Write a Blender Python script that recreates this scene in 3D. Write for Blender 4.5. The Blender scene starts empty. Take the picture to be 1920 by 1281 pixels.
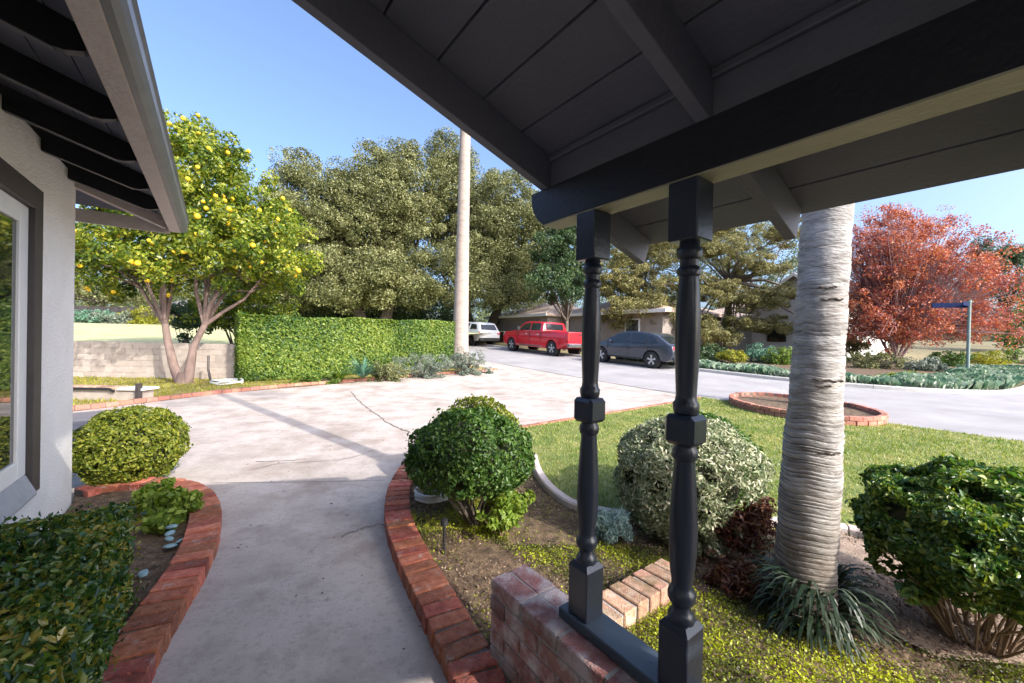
import bpy, bmesh, math, random
import numpy as np
from mathutils import Matrix, Vector
from mathutils.geometry import delaunay_2d_cdt

SC = bpy.context.scene
COL = SC.collection
random.seed(7)
RNG = np.random.default_rng(11)
PI = math.pi

# ------------------------------------------------------------------ camera
EYE = 1.5
FPX, PITCH, ROLL, YAW = 736.14, -0.00585, 0.020236, 0.646955
fw = np.array([0, math.cos(PITCH), math.sin(PITCH)])
r0 = np.array([1.0, 0, 0]); u0 = np.cross(r0, fw)
rt = r0 * math.cos(ROLL) + u0 * math.sin(ROLL); up = np.cross(rt, fw)
cd = bpy.data.cameras.new('camera'); cam = bpy.data.objects.new('camera', cd); COL.objects.link(cam)
cd.sensor_width = 36; cd.lens = FPX / 1920 * 36; cd.clip_start = 0.05; cd.clip_end = 1500
cam.matrix_world = Matrix(((rt[0], up[0], -fw[0], 0), (rt[1], up[1], -fw[1], 0), (rt[2], up[2], -fw[2], EYE), (0, 0, 0, 1)))
SC.camera = cam

# ------------------------------------------------------------------ sky, sun, exposure
D1 = np.array([-math.sin(YAW), math.cos(YAW), 0.0])     # along the house wall, away from the camera
D2 = np.array([math.cos(YAW), math.sin(YAW), 0.0])      # away from the house
sh = -0.971 * D1 + 0.238 * D2
SUN_EL = math.radians(33.0)
sun_dir = np.array([sh[0] * math.cos(SUN_EL), sh[1] * math.cos(SUN_EL), math.sin(SUN_EL)])
w = bpy.data.worlds.new('World'); SC.world = w; w.use_nodes = True
nt = w.node_tree; nt.nodes.clear()
sky = nt.nodes.new('ShaderNodeTexSky'); sky.sky_type = 'NISHITA'; sky.sun_disc = False
sky.sun_elevation = SUN_EL; sky.sun_rotation = math.atan2(sh[0], sh[1])
sky.air_density = 0.8; sky.dust_density = 5.0; sky.ozone_density = 4.0; sky.altitude = 0
bg = nt.nodes.new('ShaderNodeBackground'); bg.inputs[1].default_value = 0.15
wo = nt.nodes.new('ShaderNodeOutputWorld')
nt.links.new(sky.outputs[0], bg.inputs[0]); nt.links.new(bg.outputs[0], wo.inputs[0])
sl = bpy.data.lights.new('sun', 'SUN'); sun = bpy.data.objects.new('sun', sl); COL.objects.link(sun)
sl.energy = 2.0; sl.angle = math.radians(0.55); sl.color = (1.0, 0.94, 0.85)
sun.rotation_euler = Vector(sun_dir).to_track_quat('Z', 'Y').to_euler()
SC.view_settings.view_transform = 'Standard'; SC.view_settings.look = 'None'
SC.view_settings.gamma = 1; SC.view_settings.use_curve_mapping = False
SC.view_settings.exposure = 1.6
SC.cycles.max_bounces = 8; SC.cycles.diffuse_bounces = 4; SC.cycles.transparent_max_bounces = 8

# ------------------------------------------------------------------ geometry helpers
def terr(Y):
    t = Y - 10.6
    z = .05 * (t + math.sqrt(t * t + 4)) / 2
    return z if Y < 60 else z - .05 * (Y - 60) * min(1, (Y - 60) / 40)
def terr_np(Y):
    t = Y - 10.6
    z = .05 * (t + np.sqrt(t * t + 4)) / 2
    return np.where(Y < 60, z, z - .05 * (Y - 60) * np.minimum(1, (Y - 60) / 40))
def G(x, y, dz=0.0):
    """ground point seen at photo pixel x, y"""
    d = fw * FPX + rt * (x - 960) - up * (y - 640.5); d = d / d[1]
    Y = .8
    while EYE + d[2] * Y - terr(Y) - dz > 0 and Y < 300: Y *= 1.004
    return np.array([d[0] * Y, Y, terr(Y) + dz])
def HW(u, v, z=0.0):
    return D1 * u + D2 * v + np.array([0, 0, z])
def uv_of(P): return float(P[0] * D1[0] + P[1] * D1[1]), float(P[0] * D2[0] + P[1] * D2[1])

PM = {}   # world matrices of parents
def matrix_of(o):
    return PM.get(o.name, Matrix.Identity(4))
def tag(o, label=None, cat=None, group=None, kind=None):
    if label: o['label'] = label
    if cat: o['category'] = cat
    if group: o['group'] = group
    if kind: o['kind'] = kind
    return o
def thing(name, label, cat, loc=(0, 0, 0), rz=0.0, group=None):
    o = bpy.data.objects.new(name, None); COL.objects.link(o)
    o.empty_display_size = .1
    o.location = [float(c) for c in loc]; o.rotation_euler = (0, 0, rz)
    PM[o.name] = Matrix.Translation(Vector([float(c) for c in loc])) @ Matrix.Rotation(rz, 4, 'Z')
    return tag(o, label, cat, group)
def link(name, me, m=None, parent=None, world=None, kind=None):
    """link mesh; mesh coords are taken as world coords unless world matrix given"""
    o = bpy.data.objects.new(name, me)
    if m is not None and not me.materials: me.materials.append(m)
    COL.objects.link(o)
    W = world if world is not None else Matrix.Identity(4)
    if parent is not None:
        o.parent = parent
        o.matrix_basis = matrix_of(parent).inverted() @ W
    else:
        o.matrix_basis = W
    PM[o.name] = W.copy()
    if kind: o['kind'] = kind
    return o
class MB:
    def __init__(s): s.v = []; s.f = []
    def add(s, V, F):
        n = len(s.v); s.v += [tuple(map(float, p)) for p in V]; s.f += [tuple(i + n for i in f) for f in F]; return s
    def box(s, x0, x1, y0, y1, z0, z1, fr=None):
        c = [(x, y, z) for x in (x0, x1) for y in (y0, y1) for z in (z0, z1)]
        if fr is not None: c = [fr(*p) for p in c]
        return s.add(c, [(0, 1, 3, 2), (4, 6, 7, 5), (0, 4, 5, 1), (2, 3, 7, 6), (0, 2, 6, 4), (1, 5, 7, 3)])
    def prism(s, poly, a0, a1, fr):
        """poly list of (p,q); extruded along a; fr(p,q,a)->xyz"""
        n = len(poly)
        V = [fr(p, q, a0) for p, q in poly] + [fr(p, q, a1) for p, q in poly]
        F = [tuple(range(n))[::-1], tuple(range(n, 2 * n))] + [(i, (i + 1) % n, n + (i + 1) % n, n + i) for i in range(n)]
        return s.add(V, F)
    def tube(s, pts, rad, n=8, cap=True):
        pts = [np.array(p, float) for p in pts]
        if not hasattr(rad, '__len__'): rad = [rad] * len(pts)
        base = len(s.v); a = None
        for i, p in enumerate(pts):
            t = pts[min(i + 1, len(pts) - 1)] - pts[max(i - 1, 0)]
            t = t / (np.linalg.norm(t) + 1e-9)
            if a is None:
                a = np.cross(t, [0, 0, 1.0])
                if np.linalg.norm(a) < .1: a = np.cross(t, [1.0, 0, 0])
            a = a - t * (a @ t); a = a / (np.linalg.norm(a) + 1e-9); b = np.cross(t, a)
            for k in range(n):
                q = 2 * PI * k / n
                s.v.append(tuple(p + rad[i] * (a * math.cos(q) + b * math.sin(q))))
        for i in range(len(pts) - 1):
            for k in range(n):
                s.f.append((base + i * n + k, base + i * n + (k + 1) % n, base + (i + 1) * n + (k + 1) % n, base + (i + 1) * n + k))
        if cap:
            s.f.append(tuple(base + k for k in range(n))[::-1]); e = base + (len(pts) - 1) * n
            s.f.append(tuple(e + k for k in range(n)))
        return s
    def lathe(s, prof, c, n=24, lean=(0, 0)):
        """prof list of (z, r)"""
        pts = [(c[0] + lean[0] * z, c[1] + lean[1] * z, c[2] + z) for z, r in prof]
        base = len(s.v)
        for (z, r), p in zip(prof, pts):
            for k in range(n):
                q = 2 * PI * k / n
                s.v.append((p[0] + r * math.cos(q), p[1] + r * math.sin(q), p[2]))
        for i in range(len(prof) - 1):
            for k in range(n):
                s.f.append((base + i * n + k, base + i * n + (k + 1) % n, base + (i + 1) * n + (k + 1) % n, base + (i + 1) * n + k))
        s.f.append(tuple(base + k for k in range(n))[::-1]); e = base + (len(prof) - 1) * n
        s.f.append(tuple(e + k for k in range(n)))
        return s
    def mesh(s, name, smooth=False, bevel=0, seg=1):
        me = bpy.data.meshes.new(name); me.from_pydata(s.v, [], s.f); me.update()
        bm = bmesh.new(); bm.from_mesh(me)
        bmesh.ops.recalc_face_normals(bm, faces=bm.faces)
        if bevel:
            bmesh.ops.bevel(bm, geom=[e for e in bm.edges if e.calc_face_angle(0) > .5], offset=bevel, segments=seg, affect='EDGES', profile=.5)
        if smooth:
            for f in bm.faces: f.smooth = True
            for e in bm.edges:
                if e.calc_face_angle(0) > math.radians(38): e.smooth = False
        bm.to_mesh(me); bm.free()
        return me
    def build(s, name, m, parent=None, smooth=False, bevel=0, seg=1, kind=None):
        return link(name, s.mesh(name, smooth, bevel, seg), m, parent, kind=kind)
def fast_mesh(name, V, F, smooth=False):
    """V (n,3) array, F (m,k) array of equal sized faces"""
    me = bpy.data.meshes.new(name)
    me.vertices.add(len(V)); me.vertices.foreach_set('co', np.ascontiguousarray(V, np.float32).ravel())
    k = F.shape[1]
    me.loops.add(F.size); me.loops.foreach_set('vertex_index', np.ascontiguousarray(F, np.int32).ravel())
    me.polygons.add(len(F)); me.polygons.foreach_set('loop_start', np.arange(0, F.size, k, dtype=np.int32))
    me.polygons.foreach_set('loop_total', np.full(len(F), k, np.int32))
    if smooth: me.polygons.foreach_set('use_smooth', np.ones(len(F), bool))
    me.update(); me.validate()
    return me
hf = lambda v, u, z: tuple(HW(u, v, z))     # box frame: x=v, y=u

def norm(a): return a / (np.linalg.norm(a, axis=-1, keepdims=True) + 1e-9)
def leaf_mesh(name, P, N, length, width, jit=.7, droop=0.0, rng=RNG, fold=.0):
    """one diamond leaf (4 verts) at each point, facing roughly N"""
    n = len(P)
    N = norm(N + rng.normal(0, jit, (n, 3)))
    A = norm(np.cross(N, rng.normal(0, 1, (n, 3)))); 
    if droop: A = norm(A + np.array([0, 0, -droop]))
    A = norm(A - N * np.sum(A * N, 1, keepdims=True)); B = np.cross(N, A)
    L = (length * rng.uniform(.5, 1.4, n))[:, None]; W = L * (width / length)
    V = np.empty((n, 4, 3))
    V[:, 0] = P - A * L * .5; V[:, 1] = P + B * W * .5 + N * W * fold; V[:, 2] = P + A * L * .5; V[:, 3] = P - B * W * .5 + N * W * fold
    F = np.arange(n * 4).reshape(n, 4)
    return fast_mesh(name, V.reshape(-1, 3), F)
def leaf_mesh6(name, P, N, length, width, jit=.7, droop=0.0, rng=RNG, fold=.22):
    """pointed oval leaves folded along the midrib: two quads each"""
    n = len(P)
    N = norm(N + rng.normal(0, jit, (n, 3)))
    A = norm(np.cross(N, rng.normal(0, 1, (n, 3)))); A = norm(A + np.array([0, 0, -droop]) + .0); A = norm(A - N * np.sum(A * N, 1, keepdims=True)); B = np.cross(N, A)
    L = (length * rng.uniform(.45, 1.4, n))[:, None]; W = L * (width / length) * rng.uniform(.75, 1.2, n)[:, None]; f = N * W * fold
    V = np.empty((n, 6, 3))
    V[:, 0] = P - A * L * .5; V[:, 1] = P - A * L * .12 + B * W * .5 + f; V[:, 2] = P + A * L * .22 + B * W * .40 + f
    V[:, 3] = P + A * L * .55 - N * L * .08; V[:, 4] = P + A * L * .22 - B * W * .40 + f; V[:, 5] = P - A * L * .12 - B * W * .5 + f
    i = np.arange(n)[:, None] * 6
    F = np.concatenate([i + np.array([0, 1, 2, 3]), i + np.array([0, 3, 4, 5])], 1).reshape(-1, 4)
    return fast_mesh(name, V.reshape(-1, 3), F)
def sphere_dirs(n, rng=RNG): return norm(rng.normal(0, 1, (n, 3)))
def ico(name, c, r, sub=3, noise=.05, seed=0, flat_bottom=None):
    bm = bmesh.new(); bmesh.ops.create_icosphere(bm, subdivisions=sub, radius=1)
    rr = random.Random(seed); ph = [rr.uniform(0, 6) for _ in range(6)]
    for v in bm.verts:
        d = v.co.normalized()
        k = 1 + noise * (math.sin(d.x * 5 + ph[0]) + math.sin(d.y * 6 + ph[1]) + math.sin(d.z * 5 + ph[2])) * .6
        v.co = Vector((d.x * r[0] * k + c[0], d.y * r[1] * k + c[1], d.z * r[2] * k + c[2]))
    for f in bm.faces: f.smooth = True
    me = bpy.data.meshes.new(name); bm.to_mesh(me); bm.free(); return me

# ------------------------------------------------------------------ sheets
def dens(pts, step):
    out = []
    n = len(pts)
    for i in range(n):
        a = np.array(pts[i][:2], float); b = np.array(pts[(i + 1) % n][:2], float)
        k = max(1, int(np.linalg.norm(b - a) / step))
        for j in range(k): out.append(a + (b - a) * j / k)
    return out
def smooth_path(pts, n=6, closed=False):
    P = [np.array(p, float) for p in pts]; out = []
    m = len(P)
    for i in range(m if closed else m - 1):
        p1, p2 = P[i], P[(i + 1) % m]
        p0 = P[i - 1] if (closed or i > 0) else p1 * 2 - p2
        p3 = P[(i + 2) % m] if (closed or i + 2 < m) else p2 * 2 - p1
        for k in range(n):
            t = k / n
            out.append(.5 * ((2 * p1) + (-p0 + p2) * t + (2 * p0 - 5 * p1 + 4 * p2 - p3) * t * t + (-p0 + 3 * p1 - 3 * p2 + p3) * t ** 3))
    if not closed: out.append(P[-1])
    return out
def inside(poly, X, Y):
    res = np.zeros(len(X), bool); n = len(poly)
    for i in range(n):
        x1, y1 = poly[i][:2]; x2, y2 = poly[(i + 1) % n][:2]
        c = ((y1 > Y) != (y2 > Y)) & (X < (x2 - x1) * (Y - y1) / ((y2 - y1) + 1e-12) + x1)
        res ^= c
    return res
def sheet(name, poly, dz, m, step=.6, relief=0.0, skirt=0.0, edge_step=None):
    b = dens(poly, edge_step or step); xs = [p[0] for p in b]; ys = [p[1] for p in b]
    gx, gy = np.meshgrid(np.arange(min(xs), max(xs), step), np.arange(min(ys), max(ys), step))
    gx = gx.ravel() + .13 * step; gy = gy.ravel() + .17 * step
    k = inside(b, gx, gy)
    pts = [Vector(p) for p in b] + [Vector((x, y)) for x, y in zip(gx[k], gy[k])]
    n = len(b)
    r = delaunay_2d_cdt(pts, [], [list(range(n))], 1, 1e-5)
    V = np.array([(p[0], p[1], 0) for p in r[0]]); V[:, 2] = terr_np(V[:, 1]) + dz
    if relief: V[:, 2] += relief * (np.sin(V[:, 0] * 3.1 + 1) * np.sin(V[:, 1] * 2.7) + .5 * np.sin(V[:, 0] * 7.3) * np.sin(V[:, 1] * 8.1 + 2))
    me = bpy.data.meshes.new(name); me.from_pydata([tuple(v) for v in V], [], r[2])
    bm = bmesh.new(); bm.from_mesh(me)
    for f in bm.faces:
        f.normal_update()
        if f.normal.z < 0: f.normal_flip()
        f.smooth = True
    if skirt:
        be = [e for e in bm.edges if len(e.link_faces) == 1]
        g = bmesh.ops.extrude_edge_only(bm, edges=be)
        for v in [x for x in g['geom'] if isinstance(x, bmesh.types.BMVert)]: v.co.z -= skirt
        for f in [x for x in g['geom'] if isinstance(x, bmesh.types.BMFace)]: f.smooth = False
    bm.to_mesh(me); bm.free()
    o = link(name, me, m); o['kind'] = 'structure'
    return o

# ------------------------------------------------------------------ materials
def srgb(h):
    h = h.lstrip('#'); c = [int(h[i:i + 2], 16) / 255 for i in (0, 2, 4)]
    return tuple(x / 12.92 if x < .04045 else ((x + .055) / 1.055) ** 2.4 for x in c) + (1,)
def C4(c):
    if isinstance(c, str): return srgb(c)
    return tuple(c) + (1,) if len(c) == 3 else c
MATS = {}
def pm(name, cols, scale=6.0, rough=.6, bump=0.0, bscale=40.0, metal=0.0, coat=0.0, rand=0.0, stretch=None, detail=6, spec=.5, stain=None, contrast=(.3, .7)):
    m = bpy.data.materials.new(name); m.use_nodes = True; t = m.node_tree; N = t.nodes; L = t.links
    b = N['Principled BSDF']; b.inputs['Roughness'].default_value = rough; b.inputs['Metallic'].default_value = metal
    b.inputs['Coat Weight'].default_value = coat; b.inputs['Specular IOR Level'].default_value = spec
    if isinstance(cols, str) or not hasattr(cols[0], '__len__'): cols = [cols]
    geo = N.new('ShaderNodeNewGeometry'); vec = geo.outputs['Position']
    if stretch or rand:
        mp = N.new('ShaderNodeMapping'); mp.inputs['Scale'].default_value = stretch or (1, 1, 1)
        L.new(vec, mp.inputs[0]); vec = mp.outputs[0]
    if len(cols) == 1:
        rgb = N.new('ShaderNodeRGB'); rgb.outputs[0].default_value = C4(cols[0]); out = rgb.outputs[0]
    else:
        no = N.new('ShaderNodeTexNoise'); no.inputs['Scale'].default_value = scale; no.inputs['Detail'].default_value = detail; no.inputs['Roughness'].default_value = .6
        L.new(vec, no.inputs[0]); r = N.new('ShaderNodeValToRGB'); e = r.color_ramp.elements
        lo, hi = contrast
        e[0].position = lo; e[0].color = C4(cols[0]); e[1].position = hi; e[1].color = C4(cols[-1])
        for i, c in enumerate(cols[1:-1]): q = e.new(lo + (hi - lo) * (i + 1) / (len(cols) - 1)); q.color = C4(c)
        L.new(no.outputs['Fac'], r.inputs[0]); out = r.outputs[0]
    for sc_, s_, lo, hi, st in ([] if not stain else (stain if isinstance(stain, list) else [stain])):   # (colour, scale, threshold lo, hi, strength)
        n2 = N.new('ShaderNodeTexNoise'); n2.inputs['Scale'].default_value = s_; n2.inputs['Detail'].default_value = 8; n2.inputs['Roughness'].default_value = .65
        L.new(vec, n2.inputs[0]); mr = N.new('ShaderNodeMapRange'); mr.inputs[1].default_value = lo; mr.inputs[2].default_value = hi; mr.inputs[4].default_value = st
        L.new(n2.outputs['Fac'], mr.inputs[0]); mx = N.new('ShaderNodeMix'); mx.data_type = 'RGBA'
        L.new(mr.outputs[0], mx.inputs['Factor']); L.new(out, mx.inputs['A']); mx.inputs['B'].default_value = C4(sc_); out = mx.outputs['Result']
    if rand:
        oi = N.new('ShaderNodeObjectInfo'); mr = N.new('ShaderNodeMapRange'); mr.inputs[3].default_value = 1 - rand; mr.inputs[4].default_value = 1 + rand
        L.new(oi.outputs['Random'], mr.inputs[0]); hs = N.new('ShaderNodeHueSaturation'); L.new(mr.outputs[0], hs.inputs['Value']); L.new(out, hs.inputs['Color'])
        m2 = N.new('ShaderNodeMath'); m2.operation = 'MULTIPLY'; m2.inputs[1].default_value = 17.3; L.new(oi.outputs['Random'], m2.inputs[0])
        m3 = N.new('ShaderNodeMath'); m3.operation = 'FRACT'; L.new(m2.outputs[0], m3.inputs[0])
        mr2 = N.new('ShaderNodeMapRange'); mr2.inputs[3].default_value = .5 - rand * .028; mr2.inputs[4].default_value = .5 + rand * .028
        L.new(m3.outputs[0], mr2.inputs[0]); L.new(mr2.outputs[0], hs.inputs['Hue']); out = hs.outputs[0]
    L.new(out, b.inputs['Base Color'])
    if bump:
        nb = N.new('ShaderNodeTexNoise'); nb.inputs['Scale'].default_value = bscale; nb.inputs['Detail'].default_value = 5; L.new(vec, nb.inputs[0])
        bp = N.new('ShaderNodeBump'); bp.inputs['Strength'].default_value = min(1, bump); bp.inputs['Distance'].default_value = .01 * max(1, bump)
        L.new(nb.outputs['Fac'], bp.inputs['Height']); L.new(bp.outputs[0], b.inputs['Normal'])
    MATS[name] = m; return m
def leafmat(name, cols, trans=.35, rough=.5, scale=1.5, amp=.25, tcol=None, spec=.4):
    """leaf colour varies leaf by leaf and in soft patches"""
    m = bpy.data.materials.new(name); m.use_nodes = True; t = m.node_tree; N = t.nodes; L = t.links
    b = N['Principled BSDF']; b.inputs['Roughness'].default_value = rough; b.inputs['Specular IOR Level'].default_value = spec
    geo = N.new('ShaderNodeNewGeometry')
    no = N.new('ShaderNodeTexNoise'); no.inputs['Scale'].default_value = scale; no.inputs['Detail'].default_value = 3
    L.new(geo.outputs['Position'], no.inputs[0])
    ad = N.new('ShaderNodeMath'); ad.operation = 'MULTIPLY_ADD'; L.new(no.outputs['Fac'], ad.inputs[0]); ad.inputs[1].default_value = amp * 4
    sub = N.new('ShaderNodeMath'); sub.operation = 'ADD'; sub.inputs[1].default_value = -amp * 2; L.new(geo.outputs['Random Per Island'], sub.inputs[0])
    L.new(sub.outputs[0], ad.inputs[2])
    r = N.new('ShaderNodeValToRGB'); e = r.color_ramp.elements
    e[0].position = 0; e[0].color = C4(cols[0]); e[1].position = 1; e[1].color = C4(cols[-1])
    for i, c in enumerate(cols[1:-1]): q = e.new((i + 1) / (len(cols) - 1)); q.color = C4(c)
    L.new(ad.outputs[0], r.inputs[0]); L.new(r.outputs[0], b.inputs['Base Color'])
    tr = N.new('ShaderNodeBsdfTranslucent'); hs = N.new('ShaderNodeHueSaturation'); hs.inputs['Saturation'].default_value = 1.15; hs.inputs['Value'].default_value = 1.3
    L.new(r.outputs[0], hs.inputs['Color']); L.new(hs.outputs[0], tr.inputs[0])
    mx = N.new('ShaderNodeMixShader'); mx.inputs[0].default_value = trans
    L.new(b.outputs[0], mx.inputs[1]); L.new(tr.outputs[0], mx.inputs[2]); L.new(mx.outputs[0], N['Material Output'].inputs[0])
    MATS[name] = m; return m
# ------------------------------------------------------------------ material library
M_earth = pm('dry_earth', [(.16, .12, .07), (.22, .18, .09), (.12, .14, .05)], 1.3, .95, .6, 30)
M_conc = pm('concrete', [(.37, .31, .27), (.46, .40, .36), (.53, .47, .43)], 1.7, .85, .35, 90, stain=[((.23, .175, .14), 2.2, .47, .70, .65), ((.25, .22, .20), 30, .52, .66, .45), ((.10, .075, .055), 85, .63, .69, .7), ((.62, .58, .54), 70, .62, .72, .5), ((.20, .155, .12), .6, .53, .68, .5), ((.13, .10, .075), 6.5, .64, .72, .6)])
M_asph = pm('street_asphalt', [(.25, .24, .24), (.31, .295, .30), (.36, .345, .345)], .8, .9, .4, 120, stretch=(1, 1, 1), stain=[((.27, .25, .24), 1.7, .52, .8, .5), ((.20, .19, .18), 60, .6, .7, .4)])
M_dasph = pm('dark_asphalt', [(.13, .12, .13), (.18, .165, .17)], 3, .9, .5, 120)
M_crack = pm('crack', [(.10, .085, .07), (.17, .14, .11)], 20, .95)
M_gutter = pm('gutter_seam', [(.22, .20, .19), (.30, .28, .26)], 4, .9)
M_soil = pm('bed_soil', [(.055, .035, .022), (.13, .085, .05), (.20, .14, .085)], 14, .95, 1.0, 60, contrast=(.35, .68))
M_sand = pm('sandy_mulch', [(.17, .115, .085), (.30, .22, .165), (.38, .29, .22)], 9, .95, 1.0, 70)
M_lawn = pm('lawn_soil', [(.09, .13, .03), (.15, .18, .045), (.23, .22, .08)], 2.2, .9, .6, 60)
M_brick = pm('edging_brick', [(.28, .075, .045), (.42, .125, .072), (.50, .19, .12)], 22, .88, .9, 90, rand=.42, stain=[((.50, .38, .33), 14, .56, .70, .7), ((.10, .045, .035), 45, .56, .70, .75), ((.09, .06, .045), 4, .56, .72, .55)])
M_brick_far = pm('far_edging_brick', [(.34, .13, .09), (.42, .20, .14)], 10, .85, .4, 60, rand=.3)
M_brickw = pm('wall_brick', [(.24, .10, .085), (.33, .15, .125), (.40, .21, .18)], 18, .85, .8, 110, rand=.35, stain=((.56, .50, .48), 7, .44, .60, .85))
M_brickp = pm('pale_brick', [(.30, .15, .10), (.42, .25, .17), (.26, .12, .085)], 18, .85, .8, 110, rand=.35, stain=[((.50, .42, .34), 12, .5, .65, .6), ((.10, .09, .03), 7, .52, .66, .7)])
M_mortar = pm('mortar', [(.30, .27, .25), (.42, .39, .37)], 18, .95, .6, 120)
M_mortar_d = pm('dark_mortar', [(.07, .05, .04), (.20, .165, .14)], 18, .95, .6, 120)
M_block = pm('concrete_block', [(.36, .30, .26), (.45, .385, .335)], 4, .9, .6, 70, rand=.10, stain=((.22, .18, .16), 2.2, .52, .72, .5))
M_stucco = pm('stucco', [(.72, .69, .65), (.79, .77, .735)], 3, .9, .9, 60, stain=((.60, .55, .49), 2, .56, .8, .35))
M_trim = pm('brown_trim', [(.045, .036, .034), (.06, .05, .047)], 8, .6, .2, 40)
M_white = pm('white_vinyl', (.78, .77, .75), rough=.35)
M_sill = pm('grey_sill', [(.30, .31, .33), (.38, .385, .40)], 12, .6, .3, 50)
M_dark = pm('dark_slate_paint', [(.011, .012, .019), (.015, .016, .025)], 5, .5, .25, 50, stretch=(1, 1, 1), rand=.06)
M_soffit = pm('soffit_paint', [(.125, .126, .160), (.160, .160, .198)], 2.5, .62, .25, 60, rand=.07)
M_post = pm('post_paint', [(.020, .027, .043), (.027, .035, .054)], 12, .30, .12, 40, spec=.5)
M_railp = pm('rail_paint', [(.040, .058, .082), (.055, .078, .105)], 12, .45, .15, 40)
M_fascia = pm('fascia_paint', [(.54, .45, .425), (.62, .53, .50)], 14, .7, .5, 70)
M_gutterm = pm('gutter_metal', [(.10, .105, .12), (.15, .155, .17)], 6, .4, .1, 20, spec=.6)
M_house_r = pm('house_rafter_paint', [(.006, .006, .009), (.010, .010, .014)], 6, .55, .2, 40, rand=.06)
M_house_edge = pm('rafter_lip_paint', (.10, .10, .105), rough=.5)
M_shingle = pm('roof_shingle', [(.10, .09, .08), (.16, .14, .12)], 12, .95, .8, 60)
gm = bpy.data.materials.new('window_glass'); gm.use_nodes = True; _b = gm.node_tree.nodes['Principled BSDF']
_b.inputs['Base Color'].default_value = (.012, .016, .017, 1); _b.inputs['Roughness'].default_value = .025; _b.inputs['Specular IOR Level'].default_value = 1.0; _b.inputs['IOR'].default_value = 1.7

# ------------------------------------------------------------------ ground
def build_terrain():
    xs = np.concatenate([np.linspace(-240, -40, 16), np.linspace(-36, 44, 41), np.linspace(48, 260, 16)])
    ys = np.concatenate([np.linspace(-40, 0, 8), np.linspace(1, 60, 60), np.linspace(64, 420, 36)])
    X, Y = np.meshgrid(xs, ys); Z = terr_np(Y) - .02
    V = np.stack([X.ravel(), Y.ravel(), Z.ravel()], 1); nx = len(xs)
    i = np.arange(len(ys) - 1)[:, None] * nx + np.arange(nx - 1)[None]; i = i.ravel()
    F = np.stack([i, i + 1, i + nx + 1, i + nx], 1)
    link('ground', fast_mesh('ground', V, F, True), M_earth, kind='structure')
build_terrain()
uvp = lambda l: [tuple(HW(u, v)[:2]) for u, v in l]
sheet('driveway', uvp([(-4, -.95), (4.85, -.95), (4.85, -2.0), (10.4, -2.2), (11.9, .2), (12.45, 3.9), (12.6, 8.0), (12.8, 8.9), (16, 8.7), (16, 10.3), (-4, 10.3)]), .006, M_conc, .8)
sheet('street', uvp([(-45, 10.31), (70, 10.31), (70, 16.3), (8, 16.25), (3.5, 16.9), (1.2, 18.4), (.2, 21), (-.4, 30), (-.5, 60), (-7, 60), (-7, 22), (-9, 17), (-14, 16.3), (-45, 16.3)]), .010, M_asph, 1.2)
dk = sheet('asphalt_drive', [tuple(G(*q)[:2]) for q in [(60, 782), (236, 768), (205, 795), (165, 832), (130, 868), (60, 900)]], .014, M_dasph, .6)

# cracks and joints in the concrete, thin ribbons that follow it
def ribbon(name, px, wd, m, dz=.012, wob=.02, parent=None, pts=None):
    P = pts if pts is not None else [G(*q) for q in px]
    P = smooth_path([p[:2] for p in P], 8); r = random.Random(len(name) * 13 + int(px[0][0] if px else 3))
    P = [p + np.array([r.uniform(-wob, wob), r.uniform(-wob, wob)]) for p in P]
    V = []; F = []
    for i, p in enumerate(P):
        t = P[min(i + 1, len(P) - 1)] - P[max(i - 1, 0)]; t = t / (np.linalg.norm(t) + 1e-9); n = np.array([-t[1], t[0]])
        w_ = wd * r.uniform(.5, 1.2) if wob else wd
        for s in (-.5, .5):
            q = p + n * w_ * s; V.append((q[0], q[1], terr(q[1]) + dz))
    for i in range(len(P) - 1): F.append((2 * i, 2 * i + 1, 2 * i + 3, 2 * i + 2))
    mb = MB().add(V, F); o = mb.build(name, m, parent); o['kind'] = 'structure'; return o
drv = bpy.data.objects['driveway']
ribbon('crack', [(658, 735), (672, 752), (700, 775), (735, 798), (768, 812)], .022, M_crack, parent=drv)
ribbon('crack', [(470, 884), (520, 872), (580, 868), (650, 862), (700, 846)], .010, M_crack, parent=drv)
ribbon('crack', [(480, 868), (540, 866), (575, 862)], .012, M_crack, parent=drv)
ribbon('crack', [(640, 1010), (690, 992), (728, 985)], .010, M_crack, parent=drv)
ribbon('control_joint', [(395, 908), (500, 907), (625, 905), (720, 903)], .008, M_crack, parent=drv, wob=.004)
ribbon('gutter_seam', [], .05, M_gutter, .016, .01, drv, pts=[HW(4.8, 10.29), HW(8, 10.3), HW(11, 10.3), HW(14, 10.3)])
ribbon('gutter_seam', [], .03, M_gutter, .016, .012, drv, pts=[HW(5.3, 9.7), HW(8, 9.4), HW(12.4, 9.5)])

for l in ([(7.6, -1.4), (7.9, 3), (8.0, 9.6)], [(5.3, 6.3), (8, 6.0), (12.4, 5.8)]):
    ribbon('control_joint', [], .011, M_crack, .012, .003, drv, pts=[HW(*q) for q in l])
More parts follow.
